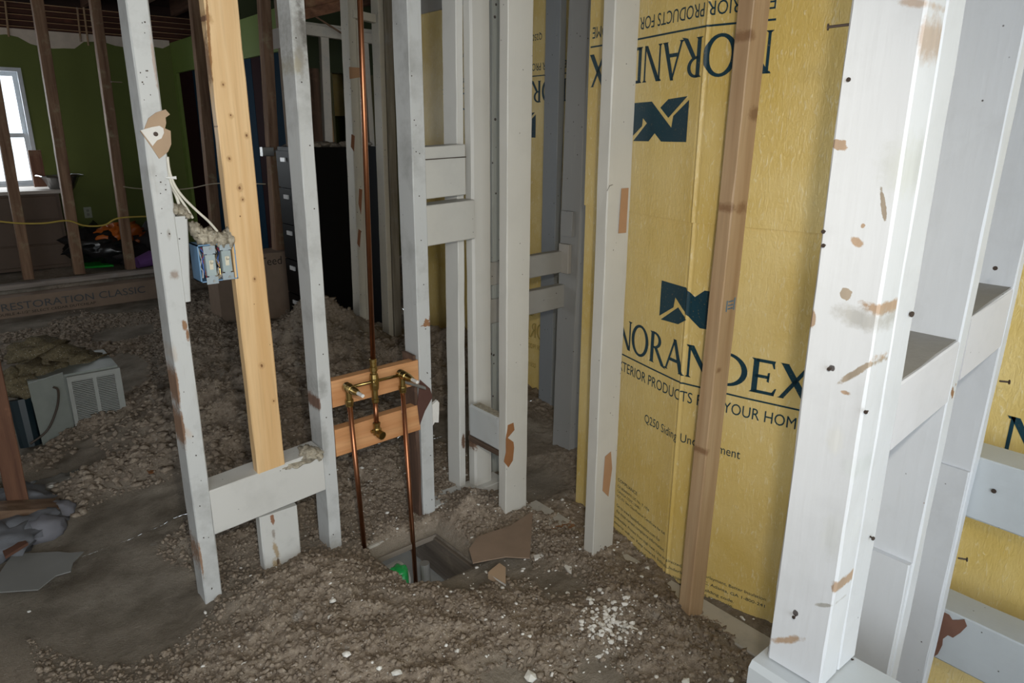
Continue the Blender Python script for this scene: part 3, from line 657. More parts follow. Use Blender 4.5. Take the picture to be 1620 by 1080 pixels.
# wear on the near boards
SCC, KNC, GRC, DKC = (.43,.31,.22), (.36,.30,.235), (.42,.41,.385), (.10,.09,.09)
def mx_(px, py, ry, rz, rot, col, soft=.25): return (onx(px, py, .95), ry, rz, rot, col, soft)
marks(J1, PNEARARGS, 'x', [mx_(1326,229,.012,.006,.2,SCC,.1), mx_(1396,322,.003,.022,-.25,KNC,.1), mx_(1337,465,.008,.008,0,KNC,.05), mx_(1392,493,.022,.008,.25,SCC,.3), mx_(1360,505,.03,.012,.1,GRC,.6),
  mx_(1364,357,.003,.003,0,SCC,.1), mx_(1355,383,.008,.005,.4,SCC,.3), mx_(1428,430,.003,.018,.1,GRC,.4), mx_(1457,215,.004,.03,0,SCC,.4), mx_(1452,255,.006,.02,0,GRC,.4), mx_(1282,505,.006,.012,0,SCC,.2),
  mx_(1352,590,.004,.028,.8,KNC,.25), mx_(1385,573,.007,.008,0,SCC,.3), mx_(1395,615,.004,.03,.2,SCC,.5), mx_(1335,622,.006,.003,0,SCC,.3), mx_(1240,1015,.005,.03,.9,SCC,.4), mx_(1317,932,.005,.009,0,SCC,.3),
  mx_(1445,5,.016,.004,.2,SCC,.5), mx_(1460,60,.004,.02,0,SCC,.6), mx_(1425,265,.02,.025,0,(.60,.62,.60),.8), mx_(1345,745,.012,.012,0,(.62,.65,.66),.6), mx_(1318,697,.010,.02,0,(.66,.67,.66),.5), mx_(1313,850,.012,.03,0,(.66,.68,.68),.7), mx_(1255,972,.004,.005,0,DKC,.1), mx_(1314,583,.004,.004,0,DKC,.1), mx_(1300,960,.012,.003,-.5,GRC,.3)])
for px, py in ((1313,583),(1257,975),(1344,126),(1304,366),(1304,388),(1371,651)): nail(onx(px,py,.95), (-1,0,0), J1, .002, .0012)
nail(ony(1439,496,YN), (-.3,-1,0), J1b, .003, .0018); nail(ony(1376,848,YN), (-.4,-1,0), J1b, .006, .0014); nail(ony(1347,1042,YN),(-.4,-1,0), J1b,.002,.0010)
nail(V((.955,.470,1.585)), (-.3,1,-.05), J1, .026, .0018)
nail(onx(1575,424,1.31), (-1,0,0), J2, .001, .0015)
nail(ony(1519,883,YN), (.6,-1,0), J3, .012, .002); nail(ony(1585,603,YN), (.6,-1,0), J3, .012, .002)

# ================================================================== COPPER SHOWER PIPING
YP = 1.972
P0 = ony(592,603,YP); xc = P0.x
pl = tag(empty('shower_piping', (xc, YP, 0)), 'copper shower pipes with brass two-handle valve, rising between two white studs', 'plumbing')
pr = .0083
top = ony(572,0,YP); zt = 2.42; kx = (top.x-ony(590,500,YP).x)/(top.z-ony(590,500,YP).z)
def pipe(pts, r=pr, mat=COPPER, name='pipe'): return G().tube(pts, r, 16).obj(name, mat, pl, smooth=True)
zc_ = P0.z; zU = ony(592,573,YP).z
pipe([(xc, YP, zU), (xc+kx*(zt-zU), YP, zt)])
def fitting(p, d, prof, name='fitting', mat=BRASS):
    p, d = V(p), V(d).normalized(); return G().tube([p+d*t for t, r in prof], [r for t, r in prof], 18).obj(name, mat, pl, smooth=False)
fitting((xc,YP,zc_), (0,0,1), [(-.075,.011),(-.072,.0125),(-.062,.0125),(-.060,.0105),(-.03,.0105),(-.028,.014),(-.012,.0155),(.012,.0155),(.026,.0135),(.028,.0105),(.036,.0105),(.038,.0135),(.052,.0135),(.054,.0108),(.066,.0108),(.068,.0125),(.078,.0125),(.080,.011)], 'diverter_tee')
fitting((xc,YP,zc_), (0,-1,0), [(-.005,.011),(.012,.011),(.014,.007),(.016,.007)], 'screw_boss')
xl, xrr = ony(551,611,YP).x, ony(636,592,YP).x
pipe([(xl,YP,zc_),(xrr,YP,zc_)], .0052, BRASS, 'cross_tube')
for xx, nm in ((xl,'l'),(xrr,'r')):
    fitting((xx,YP,zc_), (0,-1,0), [(-.016,.012),(-.014,.0155),(.004,.0165),(.006,.0145),(.012,.0145),(.014,.0155),(.030,.015),(.032,.0125),(.036,.0125),(.038,.0138),(.052,.0120),(.060,.0100),(.066,.0085)], 'valve_body')
    G().tube([(xx,YP-.064,zc_),(xx,YP-.098,zc_)], [.0062,.0058], 12).obj('valve_stem', plain('white_nylon', (.72,.72,.70), .4), pl, smooth=False)
    fitting((xx,YP,zc_), (0,0,-1), [(.010,.010),(.040,.0102),(.041,.0135),(.046,.014),(.056,.0135),(.060,.0125),(.064,.0125),(.066,.010)], 'union_nut')
    pb = ony(583,888,YP) if nm == 'l' else ony(653,935,YP)
    kk = .022 if nm == 'l' else .008
    zb_ = -.01 if nm == 'l' else -.40
    pipe([(xx,YP,zc_-.05),(xx+kk,YP-(.0 if nm == 'l' else .03),zb_)])
zt_ = ony(597,683,YP).z
pipe([(xc,YP,zc_-.07),(xc,YP,zt_+.01)])
fitting((xc,YP,zt_), (0,0,1), [(-.010,.009),(-.008,.0135),(.012,.0135),(.016,.0115),(.026,.0115),(.028,.013),(.034,.013),(.036,.010)], 'spout_elbow')
g = G(); d = V((.15,-1,-.12)).normalized(); c0 = V((xc,YP,zt_-.002))
g.tube([c0, c0+d*.012, c0+d*.013, c0+d*.030, c0+d*.030, c0+d*.012], [.0115,.0115,.0145,.0145,.0105,.0100], 20, False); g.obj('spout_outlet', BRASS, pl)
G().tube([(xc-.018,YP+.006,zt_+.004),(xc+.018,YP+.006,zt_+.004)], [.006,.006], 10).obj('mounting_ear', BRASS, pl)

# split lower side of the right stud, bracket and torn plaster
o = G().board((1.236,2.028,.0),(1.232,2.028,.690),(.013,0,0),(0,.075,0),.002,.002).obj('split_board', oldwood('Z',(.05,.028,.02),(.13,.075,.05))); tag(o, 'dark brown splintered board against the stud right of the copper pipes', 'board')
patch([(664,600),(680,614),(684,628),(672,650),(664,672),(660,640)], 'y', YF, (0,-1,0), 'torn_wood', plain('dark_torn_wood', (.09,.04,.03), .8, 0, .4), A4)
o = G().board(ony(641,607,2.0), ony(674,617,1.985), (0,.025,0), (0,0,.012), .002, .0006).obj('pipe_strap', STEEL); tag(o, 'dull metal pipe strap sticking out of the split stud', 'strap')
o = G().poly([ony(px,py,2.035) for px,py in ((678,628),(684,640),(692,633),(695,637),(694,668),(688,668),(684,674),(682,668),(680,675),(678,660))], (0,-1,0), .012).obj('plaster_scrap', PLASTER); tag(o, 'torn white plaster scrap clinging to the right side of the split stud', 'plaster scrap')

# wall scrap, insulation and the switch box on the left stud
sp = G().poly([ony(px,py,YF-.004) for px,py in ((228,205),(235,187),(247,178),(262,173),(269,181),(262,186),(263,195),(261,203),(270,207),(271,228),(266,240),(252,251),(240,233),(222,207))], (0,-1,0), .006).obj('drywall_scrap', TAN); tag(sp, 'torn tan drywall paper scrap nailed to the far left white stud', 'scrap')
patch([(222,206),(240,201),(252,199),(258,203),(259,210),(255,219),(248,222),(241,231)], 'y', YF-.004, (0,-1,0), 'gypsum_patch', PLASTER, sp, .002, .003); nail(ony(246,212,YF-.007), (0,-1,0), sp, .002, .0024)
bb = G().board(ony(278,480,YF+.002)-V((0,0,0)), ony(272,343,YF+.002), (.040,0,0), (0,.045,0), .003).obj('mounting_cleat', PDIRTY); tag(bb, 'short white cleat fixed to the far left stud beside the switch box', 'cleat')
bx = tag(empty('switch_box', ony(342,448,YF)), 'blue two-gang electrical box with two bare toggle switches, packed with insulation', 'electrical box')
BLUE = plain('blue_plastic', (.16,.30,.48), .45, 0, .1, 60); GREYP = plain('grey_steel_strap', (.34,.40,.44), .4, .3); IV = plain('ivory_plastic', (.62,.58,.46), .4)
x0, x1 = .553, .655; z1, z0 = 1.150, 1.045
g = G(); t = .003; d1 = YF+.075
g.box((x0,YF,z0),(x0+t,d1,z1)); g.box((x1-t,YF,z0),(x1,d1,z1)); g.box((x0,YF,z0),(x1,d1,z0+t)); g.box((x0,YF,z1-t),(x1,d1,z1)); g.box((x0,d1-t,z0),(x1,d1,z1))
g.obj('box_shell', BLUE, bx)
for cx, dz in ((.583,-.004),(.627,.003)):
    ymf = YF-.004
    g = G(); g.box((cx-.016,ymf,z1-.022+dz),(cx+.016,ymf+.0015,z1+dz)); g.box((cx-.016,ymf,z0-.002+dz),(cx+.016,ymf+.0015,z0+.018+dz)); g.box((cx-.008,ymf-.0005,z0+.01+dz),(cx+.008,ymf+.001,z1-.01+dz))
    st = g.obj('switch_strap', GREYP, bx)
    G().board((cx-.0135,ymf-.003,z0+.022+dz),(cx-.0135,ymf-.003,z1-.024+dz),(.027,0,0),(0,.028,0),.002,.0002).obj('switch_body', plain('grey_bakelite', (.34,.41,.42), .5), bx)
    g = G(); g.box((cx-.005,ymf-.0042,.5*(z0+z1)-.013+dz),(cx+.005,ymf-.002,.5*(z0+z1)+.013+dz)); g.board((cx-.0032,ymf-.003,.5*(z0+z1)+.001+dz),(cx-.0026,ymf-.015,.5*(z0+z1)+.008+dz),(.0062,0,0),(0,0,.006),.001,.0001); g.obj('toggle', IV, bx)
    for zz in (z1-.007+dz, z0+.006+dz): G().tube([(cx+.003,ymf+.001,zz),(cx+.003,ymf-.003,zz)], [.0035,.003], 10).obj('screw', STEEL, bx)
WC = [plain('black_wire',(.01,.01,.012),.4), plain('red_wire',(.30,.03,.03),.4), plain('bare_copper_wire',(.5,.3,.12),.35,1), plain('white_wire',(.6,.6,.56),.4), plain('blue_wire',(.05,.12,.4),.4)]
for k in range(11):
    cx = random.choice((.562,.568,.603,.606,.609)); q = [V((cx+random.uniform(-.004,.006), YF+random.uniform(.0,.02), z0+.01+j*.017+random.uniform(-.004,.004))) for j in range(6)]
    G().tube(q, .0016, 6).obj('wire', WC[k%5], bx)
g = G()
g.blob((.607,YF+.02,z0+.012), (.02,.02,.012), .4, 2, seed=3); g.obj('insulation_plug', FLUFFT, bx)
def fluff(name, blobs, mat, label, cat='insulation', sub=3, amp=.30):
    g = G()
    for i, (c, r) in enumerate(blobs): g.blob(c, r, amp, sub, 3.0, i+len(name)+blobs[0][0][0]*10)
    return tag(g.obj(name, mat, smooth=True), label, cat)
B = lambda px, py, r, dy=0: (ony(px, py, YF+.02+dy), r)
fluff('insulation_wad', [B(308,362,(.014,.03,.022)), B(318,372,(.02,.035,.026)), B(332,375,(.022,.035,.024)), B(347,379,(.022,.035,.022)), B(361,377,(.014,.03,.026)), B(368,392,(.006,.02,.03))], FLUFFT, 'pale lumpy insulation wad piled on top of the switch box')
fluff('insulation_wad', [B(276,331,(.012,.03,.016)), B(286,333,(.014,.03,.018)), B(294,340,(.010,.03,.010))], FLUFFT, 'small pale insulation wad on the white cleat of the left stud')
fluff('insulation_wad', [(ony(470,729,YF+.02),(.05,.04,.010)), (ony(487,716,YF+.02),(.030,.04,.022)), (ony(500,716,YF+.02),(.018,.04,.018)), (ony(455,735,YF+.02),(.03,.03,.008))], FLUFFT, 'pale insulation crumbs heaped on top of the white cross block')
cab = G(); WIRE = plain('cream_cable_jacket', (.66,.63,.55), .45)
cable = tag(empty('electric_cable', ony(269,262,YF-.01)), 'two cream electric cables dropping from the left stud into the switch box', 'cable')
def spline(pts, n=8):
    pts = [V(p) for p in pts]; out = []
    for i in range(len(pts)-1):
        p0 = pts[max(i-1,0)]; p1 = pts[i]; p2 = pts[i+1]; p3 = pts[min(i+2,len(pts)-1)]
        for j in range(n):
            t = j/n; out.append(.5*((2*p1)+(-p0+p2)*t+(2*p0-5*p1+4*p2-p3)*t*t+(-p0+3*p1-3*p2+p3)*t**3))
    return out+[pts[-1]]
c1 = [ony(265,248,YF-.006), ony(268,270,YF-.008), ony(276,292,YF-.006), ony(290,312,YF), ony(310,332,YF+.005), ony(330,350,YF+.008), ony(344,366,YF+.012)]
G().tube(spline(c1), .0036, 10).obj('cable', WIRE, cable, smooth=True)
c2 = [ony(266,262,YF-.003), ony(271,290,YF-.003), ony(284,312,YF+.01), ony(296,330,YF+.012), ony(305,345,YF+.014)]
G().tube(spline(c2), .0036, 10).obj('cable', WIRE, cable, smooth=True)
c3 = [ony(267,265,YF+.005), ony(270,290,YF+.01), ony(278,308,YF+.014), ony(283,322,YF+.016)]
G().tube(spline(c3), .0042, 10).obj('cable', WIRE, cable, smooth=True)
G().tube([ony(263,281,YF-.002), ony(272,281,YF-.010), ony(279,281,YF-.012)], [.003,.003,.0045], 8).obj('cable_staple', plain('white_plastic_clip',(.75,.75,.72),.4), cable)
# peeled strips on the left stud
for px, py in ((225,130),(229,35),(233,112),(254,288),(262,300),(268,370),(305,690),(310,720),(316,800),(322,850),(335,930)): nail(ony(px,py,YF), (0,-1,0), A1, .0006, .0008)
for px, py in ((468,60),(477,130),(490,230),(497,330),(505,450),(511,560),(516,660),(521,750),(527,845)): nail(ony(px,py,YF), (0,-1,0), A3, .0006, .0008)
for px, py in ((651,120),(655,190),(658,240),(663,310),(666,380),(670,450),(673,520),(676,590),(681,720),(683,790)): nail(ony(px,py,YF), (0,-1,0), A4, .0006, .0008)
nail(onx(190,130,ony(190,130,YF).x), (-1,-.2,0), A1, .02, .001)

# ================================================================== FREE STUDS BEHIND AND FILING CABINET
def post2(name, base, topx, y, w_, d_, mat, label, zb=0.0, cat='stud', ztop=2.60):
    p0 = ony(base[0], base[1], y); p1 = ony(topx, 0, y); return upright(name, p0, p1, w_, d_, mat, label, cat, zb=zb, ztop=ztop)
S1 = post2('room_stud', (572,566), 549, 3.95, .052, .09, PCREAM, 'cream stud with rusty chips behind the copper riser, in front of the black cabinet')
patch([(552,106),(570,107),(571,122),(553,125)], 'y', 3.95, (0,-1,0), 'bare_patch', BARE, S1); 
for pts in ([(568,298),(573,300),(571,340),(567,322)], [(567,362),(571,365),(569,392),(565,385)], [(556,212),(561,215),(560,240),(555,232)]): patch(pts, 'y', 3.95, (0,-1,0), 'rusty_chip', plain('rust_chip',(.24,.10,.05),.8), S1)
S1b = post2('room_stud', (581,566), 560, 3.975, .045, .07, PCREAM, 'cream stud doubled against the one behind the copper riser')
S2 = post2('room_stud', (617,565), 598, 3.92, .034, .09, PCREAM, 'pale stud between the black cabinet and the grey split stud')
S2b = post2('room_stud', (626,565), 607, 3.94, .055, .07, oldwood('Z', (.20,.17,.13), (.40,.36,.29)), 'weathered grey-brown stud doubled beside the pale one right of the cabinet')
p = ony(560,19,3.93); o = G().board((p.x,3.93,ony(560,28,3.93).z),(ony(595,36,3.93).x,3.93,ony(595,36,3.93).z),(0,.04,0),(0,0,.045),.002).obj('header_block', PCREAM); tag(o, 'small cream header block high between the two rear studs', 'block')
# black filing cabinet
cb = tag(empty('filing_cabinet', (2.2,4.8,.0)), 'tall black filing cabinet standing in the insulation behind the copper pipes', 'cabinet')
CX0, CX1, CY0, CY1, CZ0, CZ1 = 2.00, 2.66, 4.62, 5.03, .02, 1.35
G().board((CX0,CY0,CZ0),(CX0,CY0,CZ1),(CX1-CX0,0,0),(0,CY1-CY0,0),.006,0,1).obj('cabinet_body', BLACK, cb)
nd = 5; hd = (CZ1-CZ0-.05)/nd
for k in range(nd):
    z = CZ0+.03+k*hd
    dr = G().board((CX0-.018,CY0+.015,z),(CX0-.018,CY0+.015,z+hd-.008),(.017,0,0),(0,CY1-CY0-.03,0),.004,0,1).obj('drawer', BLACK, cb)
    G().board((CX0-.028,CY0+.22,z+hd-.08),(CX0-.028,CY0+.30,z+hd-.08),(.010,0,0),(0,0,.03),.002,0,1).obj('label_holder', plain('chrome_holder',(.72,.72,.72),.3), dr)
fluff('insulation_wad', [((2.12+.085*i, 4.70+.03*(i%3), 1.362+.006*(i%2)), (.06,.06,.020)) for i in range(6)], FLUFF, 'dusty insulation lying on top of the black cabinet')
# metal box on the cabinet corner
o = G().board(ony(416,247,5.30), ony(434,247,5.30), (0,.05,0), (0,0,.065), .004).obj('junction_box', STEEL); tag(o, 'small metal junction box hanging left of the black cabinet', 'box')
G().tube([ony(430,242,5.32), ony(452,229,5.32)], .008, 8).obj('conduit', STEEL, o)

# ================================================================== FAR ROOM
YG, XG = 8.40, 2.285
GREEN = wallpaint('green_wall_paint', (.125,.155,.032)); GREEN2 = wallpaint('lighter_green_wall_paint', (.17,.24,.05))
wb = tag(empty('wall_back', (0,YG,0)), kind='structure')
wx0, wx1, wz0, wz1 = -.15, .905, .93, 2.0     # window opening
zt = 2.36
g = G(); zt = 2.34; g.box((-3.2,YG,0),(wx0,YG+.12,zt)); g.box((wx1,YG,0),(5.0,YG+.12,zt)); g.box((wx0,YG,0),(wx1,YG+.12,wz0)); g.box((wx0,YG,wz1),(wx1,YG+.12,zt)); g.obj('plastered_wall', GREEN, wb)
g = G()
rag = [(-3.2,2.32)] + [(x, 2.29+.02*math.sin(x*9)-random.uniform(0,.03)-(.05 if .95 < x < 1.45 else 0)) for x in np.arange(-3.1,2.25,.09)] + [(2.28,2.32)]
for i in range(len(rag)-1):
    (xa,za),(xb_,zb_) = rag[i], rag[i+1]; g.add([(xa,YG-.004,za),(xb_,YG-.004,zb_),(xb_,YG-.004,2.365),(xa,YG-.004,2.365),(xa,YG,za),(xb_,YG,zb_),(xb_,YG,2.365),(xa,YG,2.365)], [(0,1,2,3),(4,7,6,5),(0,4,5,1)])
g.obj('torn_ceiling_edge', plain('torn_plaster',(.60,.52,.44),.9,0,.3), wb)
g = G(); 
WN = tag(empty('window_1', ((wx0+wx1)/2,YG,wz0)), kind='structure')
WF = plain('white_window_frame', (.62,.66,.70), .5)
def frame_rect(x0,x1,z0,z1,y0,y1,t,name,mat):
    g = G(); g.box((x0,y0,z0),(x0+t,y1,z1)); g.box((x1-t,y0,z0),(x1,y1,z1)); g.box((x0+t,y0,z0),(x1-t,y1,z0+t)); g.box((x0+t,y0,z1-t),(x1-t,y1,z1)); return g.obj(name, mat, WN)
frame_rect(wx0-.02,wx1+.02,wz0-.02,wz1+.02,YG-.012,YG+.14,.035,'window_frame',WF)
zm = ony(50,214,YG).z
frame_rect(wx0+.015,wx1-.015,zm-.02,wz1-.015,YG+.05,YG+.08,.04,'upper_sash',WF); frame_rect(wx0+.015,wx1-.015,wz0+.015,zm+.02,YG+.02,YG+.05,.04,'lower_sash',WF)
PANE = NT('window_glass'); 
tr = PANE.n('ShaderNodeBsdfTransparent'); gl_ = PANE.n('ShaderNodeBsdfGlossy'); gl_.inputs['Roughness'].default_value = .05; mx = PANE.n('ShaderNodeMixShader'); mx.inputs[0].default_value = .05
PANE.l(tr.outputs[0], mx.inputs[1]); PANE.l(gl_.outputs[0], mx.inputs[2]); PANE.l(mx.outputs[0], PANE.out.inputs[0])
G().box((wx0+.05,YG+.062,zm),(wx1-.05,YG+.066,wz1-.05)).obj('glass_pane', PANE.m, WN); G().box((wx0+.05,YG+.032,wz0+.05),(wx1-.05,YG+.036,zm)).obj('glass_pane', PANE.m, WN)
# right-hand green wall with tall blue and maroon panels
wg = tag(empty('wall_green_side', (XG,7,0)), kind='structure')
G().box((XG,5.55,2.04),(XG+.1,YG,2.34)).obj('wall_header', GREEN2, wg); G().box((XG,8.30,0),(XG+.1,YG,2.04)).obj('wall_pier', GREEN2, wg)
NAVY = plain('navy_panel', (.003,.024,.048), .8, spec=.1); MAR = plain('maroon_panel', (.020,.004,.006), .8, spec=.1)
ys_ = [8.30,7.85,7.2,6.22,6.02,5.55]
for i in range(5):
    G().box((XG+.03,ys_[i+1]+.004,0),(XG+.06,ys_[i]-.004,2.04)).obj('closet_panel', MAR if i in (0,3) else NAVY, wg)
G().box((XG-.005,5.1,2.06),(XG+.02,5.7,2.20)).obj('torn_plaster', plain('torn_plaster',(.42,.38,.34),.9,0,.3), wg)
G().box((XG,5.47,.2),(XG+.12,5.55,2.4)).obj('wall_end', oldwood('Z',(.14,.1,.07),(.3,.22,.15)), wg)
for k in range(8):
    G().board((XG+.03,5.30,.75+.2*k),(XG+.03,5.30,.945+.2*k),(.02,0,0),(0,.15,0),.002).obj('plaster_key_board', paint('Z',(.55,.47,.36),.5,.74,.1), wg)
# enclosing walls out of view
tag(G().box((-3.3,-2.2,0),(-3.2,YG+.12,2.79)).obj('wall_left', wallpaint('left_wall_grey', (.45,.42,.36))), kind='structure')
g = G(); g.box((2.72,4.4,0),(2.78,6.2,1.0)); 
tag(G().box((5.0,2.2,0),(5.1,YG+.12,2.79)).obj('wall_far_right', wallpaint('far_right_wall', (.3,.26,.2))), kind='structure')
# ceiling: boards above, joists, and bare lath over the green room
ce = tag(empty('ceiling', (0,4,2.60)), kind='structure')
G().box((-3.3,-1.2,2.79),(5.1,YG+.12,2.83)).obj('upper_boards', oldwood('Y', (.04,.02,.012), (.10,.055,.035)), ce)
jm = None
for k in range(20):
    x = -3.0+.41*k
    if jm is None: o = G().board((x,-1.1,2.605),(x,YG,2.605),(.045,0,0),(0,0,.18),.003).obj('joist', oldwood('Y', (.06,.03,.02), (.15,.08,.05)), ce); jm = o; x00 = x
    else: o = jm.copy(); link(o); o.parent = ce; o.location.x = jm.location.x + (x-x00)
# bare lath above the torn plaster of the far wall
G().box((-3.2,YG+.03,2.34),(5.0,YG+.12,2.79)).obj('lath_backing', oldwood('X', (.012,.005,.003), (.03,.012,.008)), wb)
LATH = oldwood('X', (.035,.011,.006), (.085,.030,.017)); GAPLIGHT = oldwood('X', (.30,.17,.08), (.55,.36,.19))
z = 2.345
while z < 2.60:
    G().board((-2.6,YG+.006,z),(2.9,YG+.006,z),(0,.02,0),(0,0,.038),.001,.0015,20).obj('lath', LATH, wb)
    G().board((-2.6,YG+.002,z+.038),(2.9,YG+.002,z+.038),(0,.02,0),(0,0,.006),.0005,.0012,24).obj('lath_gap_light', GAPLIGHT, wb)  # pale strip coloured as the light showing through the gaps between laths
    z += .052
# loose ceiling strips and hanging bits
for (a, b_, yy) in (((8,2),(14,58),8.385),((122,12),(128,66),8.385),((132,10),(140,72),8.385)):
    o = G().tube([ony(*a,yy), ony(*b_,yy)], .009, 6).obj('hanging_lath', oldwood('Z', (.25,.15,.08), (.45,.32,.2))); tag(o, {8:'splinter of lath hanging from the ceiling above the window',122:'pale splinter hanging from the ceiling, left of a pair',132:'orange splinter hanging from the ceiling, right of a pair'}[a[0]], 'splinter')
# brown studs of the partition in front of the green room
YS_ = 7.0
def fstud(bl, tl, y, w_, label, zb, mat=OLD, d_=.09): 
    p0, p1 = ony(*bl, y), ony(*tl, y); return upright('partition_stud', p0, p1, w_, d_, mat, label, zb=zb, ztop=2.60, ch=.003)
fstud((37,436),(4,250),YS_,.075,'brown bare stud nearest the window in the far partition', .255)
fstud((118,428),(50,0),YS_,.080,'brown bare stud in the far partition, in front of the metal tray', .255)
fstud((200,419),(143,0),YS_,.075,'brown bare stud in the far partition, in front of the orange bag', .25)
fstud((336,361),(304,20),YS_,.085,'brown bare stud before the navy panels, left of the new lumber stud', .25)
fstud((437,395),(415,30),5.35,.07,'dark brown stud between the new lumber stud and the mouldy white stud', .05)
o = post2('partition_stud', (-4,725), -162, 3.0, .068, .09, oldwood('Z',(.07,.028,.016),(.16,.075,.04)), 'reddish-brown stud at the left edge beside the air conditioner', zb=0.0)
o = G().board(ony(-60,752,2.9), ony(82,748,2.9), (0,.10,0), (0,0,.06), .004).obj('bottom_plate', OLDX); o.location.z = .02; tag(o, 'dark brown plank lying on the floor at the left edge below the air conditioner', 'plank')
o = G().board((.63,7.9,.95),(.63,7.9,1.28),(.10,0,0),(0,.03,0),.003).obj('wood_upright', oldwood('Z',(.14,.06,.04),(.26,.13,.08))); o.location += V((ony(60,268,7.9).x-.68,0,0)); tag(o, 'short brown board standing beside the window on the chest', 'board')
# plate and long siding carton
o = G().board((-1.2,6.91,.19),(XG-.02,6.91,.215),(0,.10,0),(0,0,.04),.003).obj('partition_plate', oldwood('X',(.16,.13,.11),(.36,.31,.27))); tag(o, 'long dusty plate under the far brown studs', 'plate')
ct = tag(empty('siding_carton', (.8,6.85,0)), 'long cardboard siding carton lettered RESTORATION CLASSIC on the floor', 'carton')
ca = G().board((-1.0,6.72,-.01),(1.62,6.72,.015),(0,.15,0),(0,0,.172),.004,.001).obj('carton_body', CARD, ct)
TXT = plain('faded_carton_ink', (.085,.09,.095), .8); TX2 = plain('dark_carton_ink', (.03,.025,.02), .8)
L = ony(0,478,6.72); Rr_ = ony(228,450,6.72)
print_on(ca, [], [fit_text('RESTORATION CLASSIC', 0, 0, (Rr_.x-L.x), .062)], lambda u, v: (L.x+u, 6.7145, .072+v+u*.01), [], mat=TXT)
print_on(ca, [], [fit_text('DOUBLE 4-1/2" SELECT CEDAR DUTCHLAP', 0, 0, ony(150,470,6.72).x-L.x+.06, .022)], lambda u, v: (L.x-.06+u, 6.7145, .032+v+u*.01), [], mat=TX2)
c2 = tag(empty('siding_carton', (2.0,5.6,0)), 'dusty brown carton with partly hidden dark lettering, left of the black cabinet', 'carton')
pz = ony(430,400,5.25).z
cb2 = G().board((1.55,5.25,.02),(2.25,5.25,.02),(0,.25,0),(0,0,pz-.02),.004,.001).obj('carton_body', CARD, c2)
q0, q1 = ony(417,415,5.25), ony(445,410,5.25)
print_on(cb2, [], [fit_text('CertainTeed', 0, 0, .42, .065)], lambda u, v: (q1.x-.42+u, 5.2445, q0.z-.025+v), [], mat=TX2)
# chest under the window
ch = tag(empty('chest', (.4,7.9,.2)), 'low brown wooden chest with drawer fronts under the far window, dust on top', 'chest')
cz = ony(95,300,7.7).z; cx1 = ony(92,300,7.7).x; WOODC = plain('chest_wood', (.085,.052,.032), .55)
G().box((-.9,7.7,.22),(cx1,8.34,cz-.03)).obj('chest_body', WOODC, ch); G().board((-.92,7.67,cz-.03),(cx1+.02,7.67,cz-.03),(0,.68,0),(0,0,.03),.004,0,1).obj('chest_top', plain('dusty_top', (.42,.38,.34), .8, 0, .2), ch)
for (za, zb2) in ((.25,.44),(.45,.66),(.67,cz-.05)): G().board((-.86,7.69,za),(cx1-.03,7.69,za),(0,.012,0),(0,0,zb2-za),.004,0,1).obj('drawer_front', WOODC, ch)
pn = tag(empty('metal_tray', ony(100,298,7.75)), 'crumpled foil tray standing on the chest right of the window', 'tray')
c = ony(100,296,7.80); g = G(); FOIL = plain('crumpled_foil', (.45,.45,.45), .3, 1, .6)
n = 20; g.v = []; 
for (r, z) in ((.10,0),(.155,.11),(.20,.115),(.19,.125),(.14,.10),(.08,.02)):
    for i in range(n):
        a = 2*math.pi*i/n; g.v.append(V((c.x+r*math.cos(a)*(1+.06*math.sin(5*a)), 7.86+r*.7*math.sin(a), cz+z+.006*math.sin(3*a+z*40))))
for k in range(5):
    for i in range(n): g.f.append((k*n+i, k*n+(i+1)%n, (k+1)*n+(i+1)%n, (k+1)*n+i))
g.f.append(tuple(range(n))[::-1]); g.f.append(tuple(5*n+i for i in range(n))); g.obj('tray_shell', FOIL, pn)
p = ony(139,336,YG); ot = G().board((p.x-.035,YG-.008,p.z-.055),(p.x-.035,YG-.008,p.z+.055),(.07,0,0),(0,.008,0),.002,0,1).obj('outlet_plate', plain('outlet_plate',(.30,.32,.24),.5)); tag(ot, 'small wall outlet plate low on the green wall', 'outlet')
for dz in (-.02,.02): G().box((p.x-.012,YG-.0095,p.z+dz-.012),(p.x+.012,YG-.0078,p.z+dz+.012)).obj('socket', plain('socket_face',(.2,.2,.16),.5), ot)
# bags, scoop and cord
fluff('garbage_bag', [(ony(150,385,7.6),(.26,.2,.16)), (ony(175,395,7.5),(.22,.18,.12))], plain('black_bag_plastic',(.012,.012,.012),.25,0,.6,12), 'crumpled black garbage bag on the floor of the green room', 'bag', amp=.4)
fluff('orange_bag', [(ony(175,375,7.55),(.15,.12,.10)), (ony(197,372,7.6),(.18,.14,.13)), (ony(215,385,7.6),(.13,.12,.13))], plain('orange_bag_plastic',(.42,.10,.012),.4,0,.5,14), 'bright orange bag heaped on the black bag', 'bag', amp=.4)
fluff('dark_bundle', [(ony(205,400,7.45),(.2,.15,.10)), (ony(235,390,7.6),(.22,.18,.2))], plain('dark_cloth',(.02,.016,.016),.8,0,.4,20), 'dark bundle behind the orange bag by the white stud', 'bundle', amp=.35)
o = G().board(ony(135,425,7.3), ony(180,422,7.3), (0,.25,0), (0,0,.02), .006).obj('plastic_sheet', plain('green_plastic',(.01,.30,.03),.35)); tag(o, 'flat green plastic sheet lying behind the far plate', 'sheet')
o = G().tube([ony(216,416,7.15), ony(240,408,7.2)], [.05,.075], 16).obj('purple_bottle', plain('glossy_purple',(.22,.10,.30),.15)); tag(o, 'glossy purple container lying beside the dark bundle', 'container')
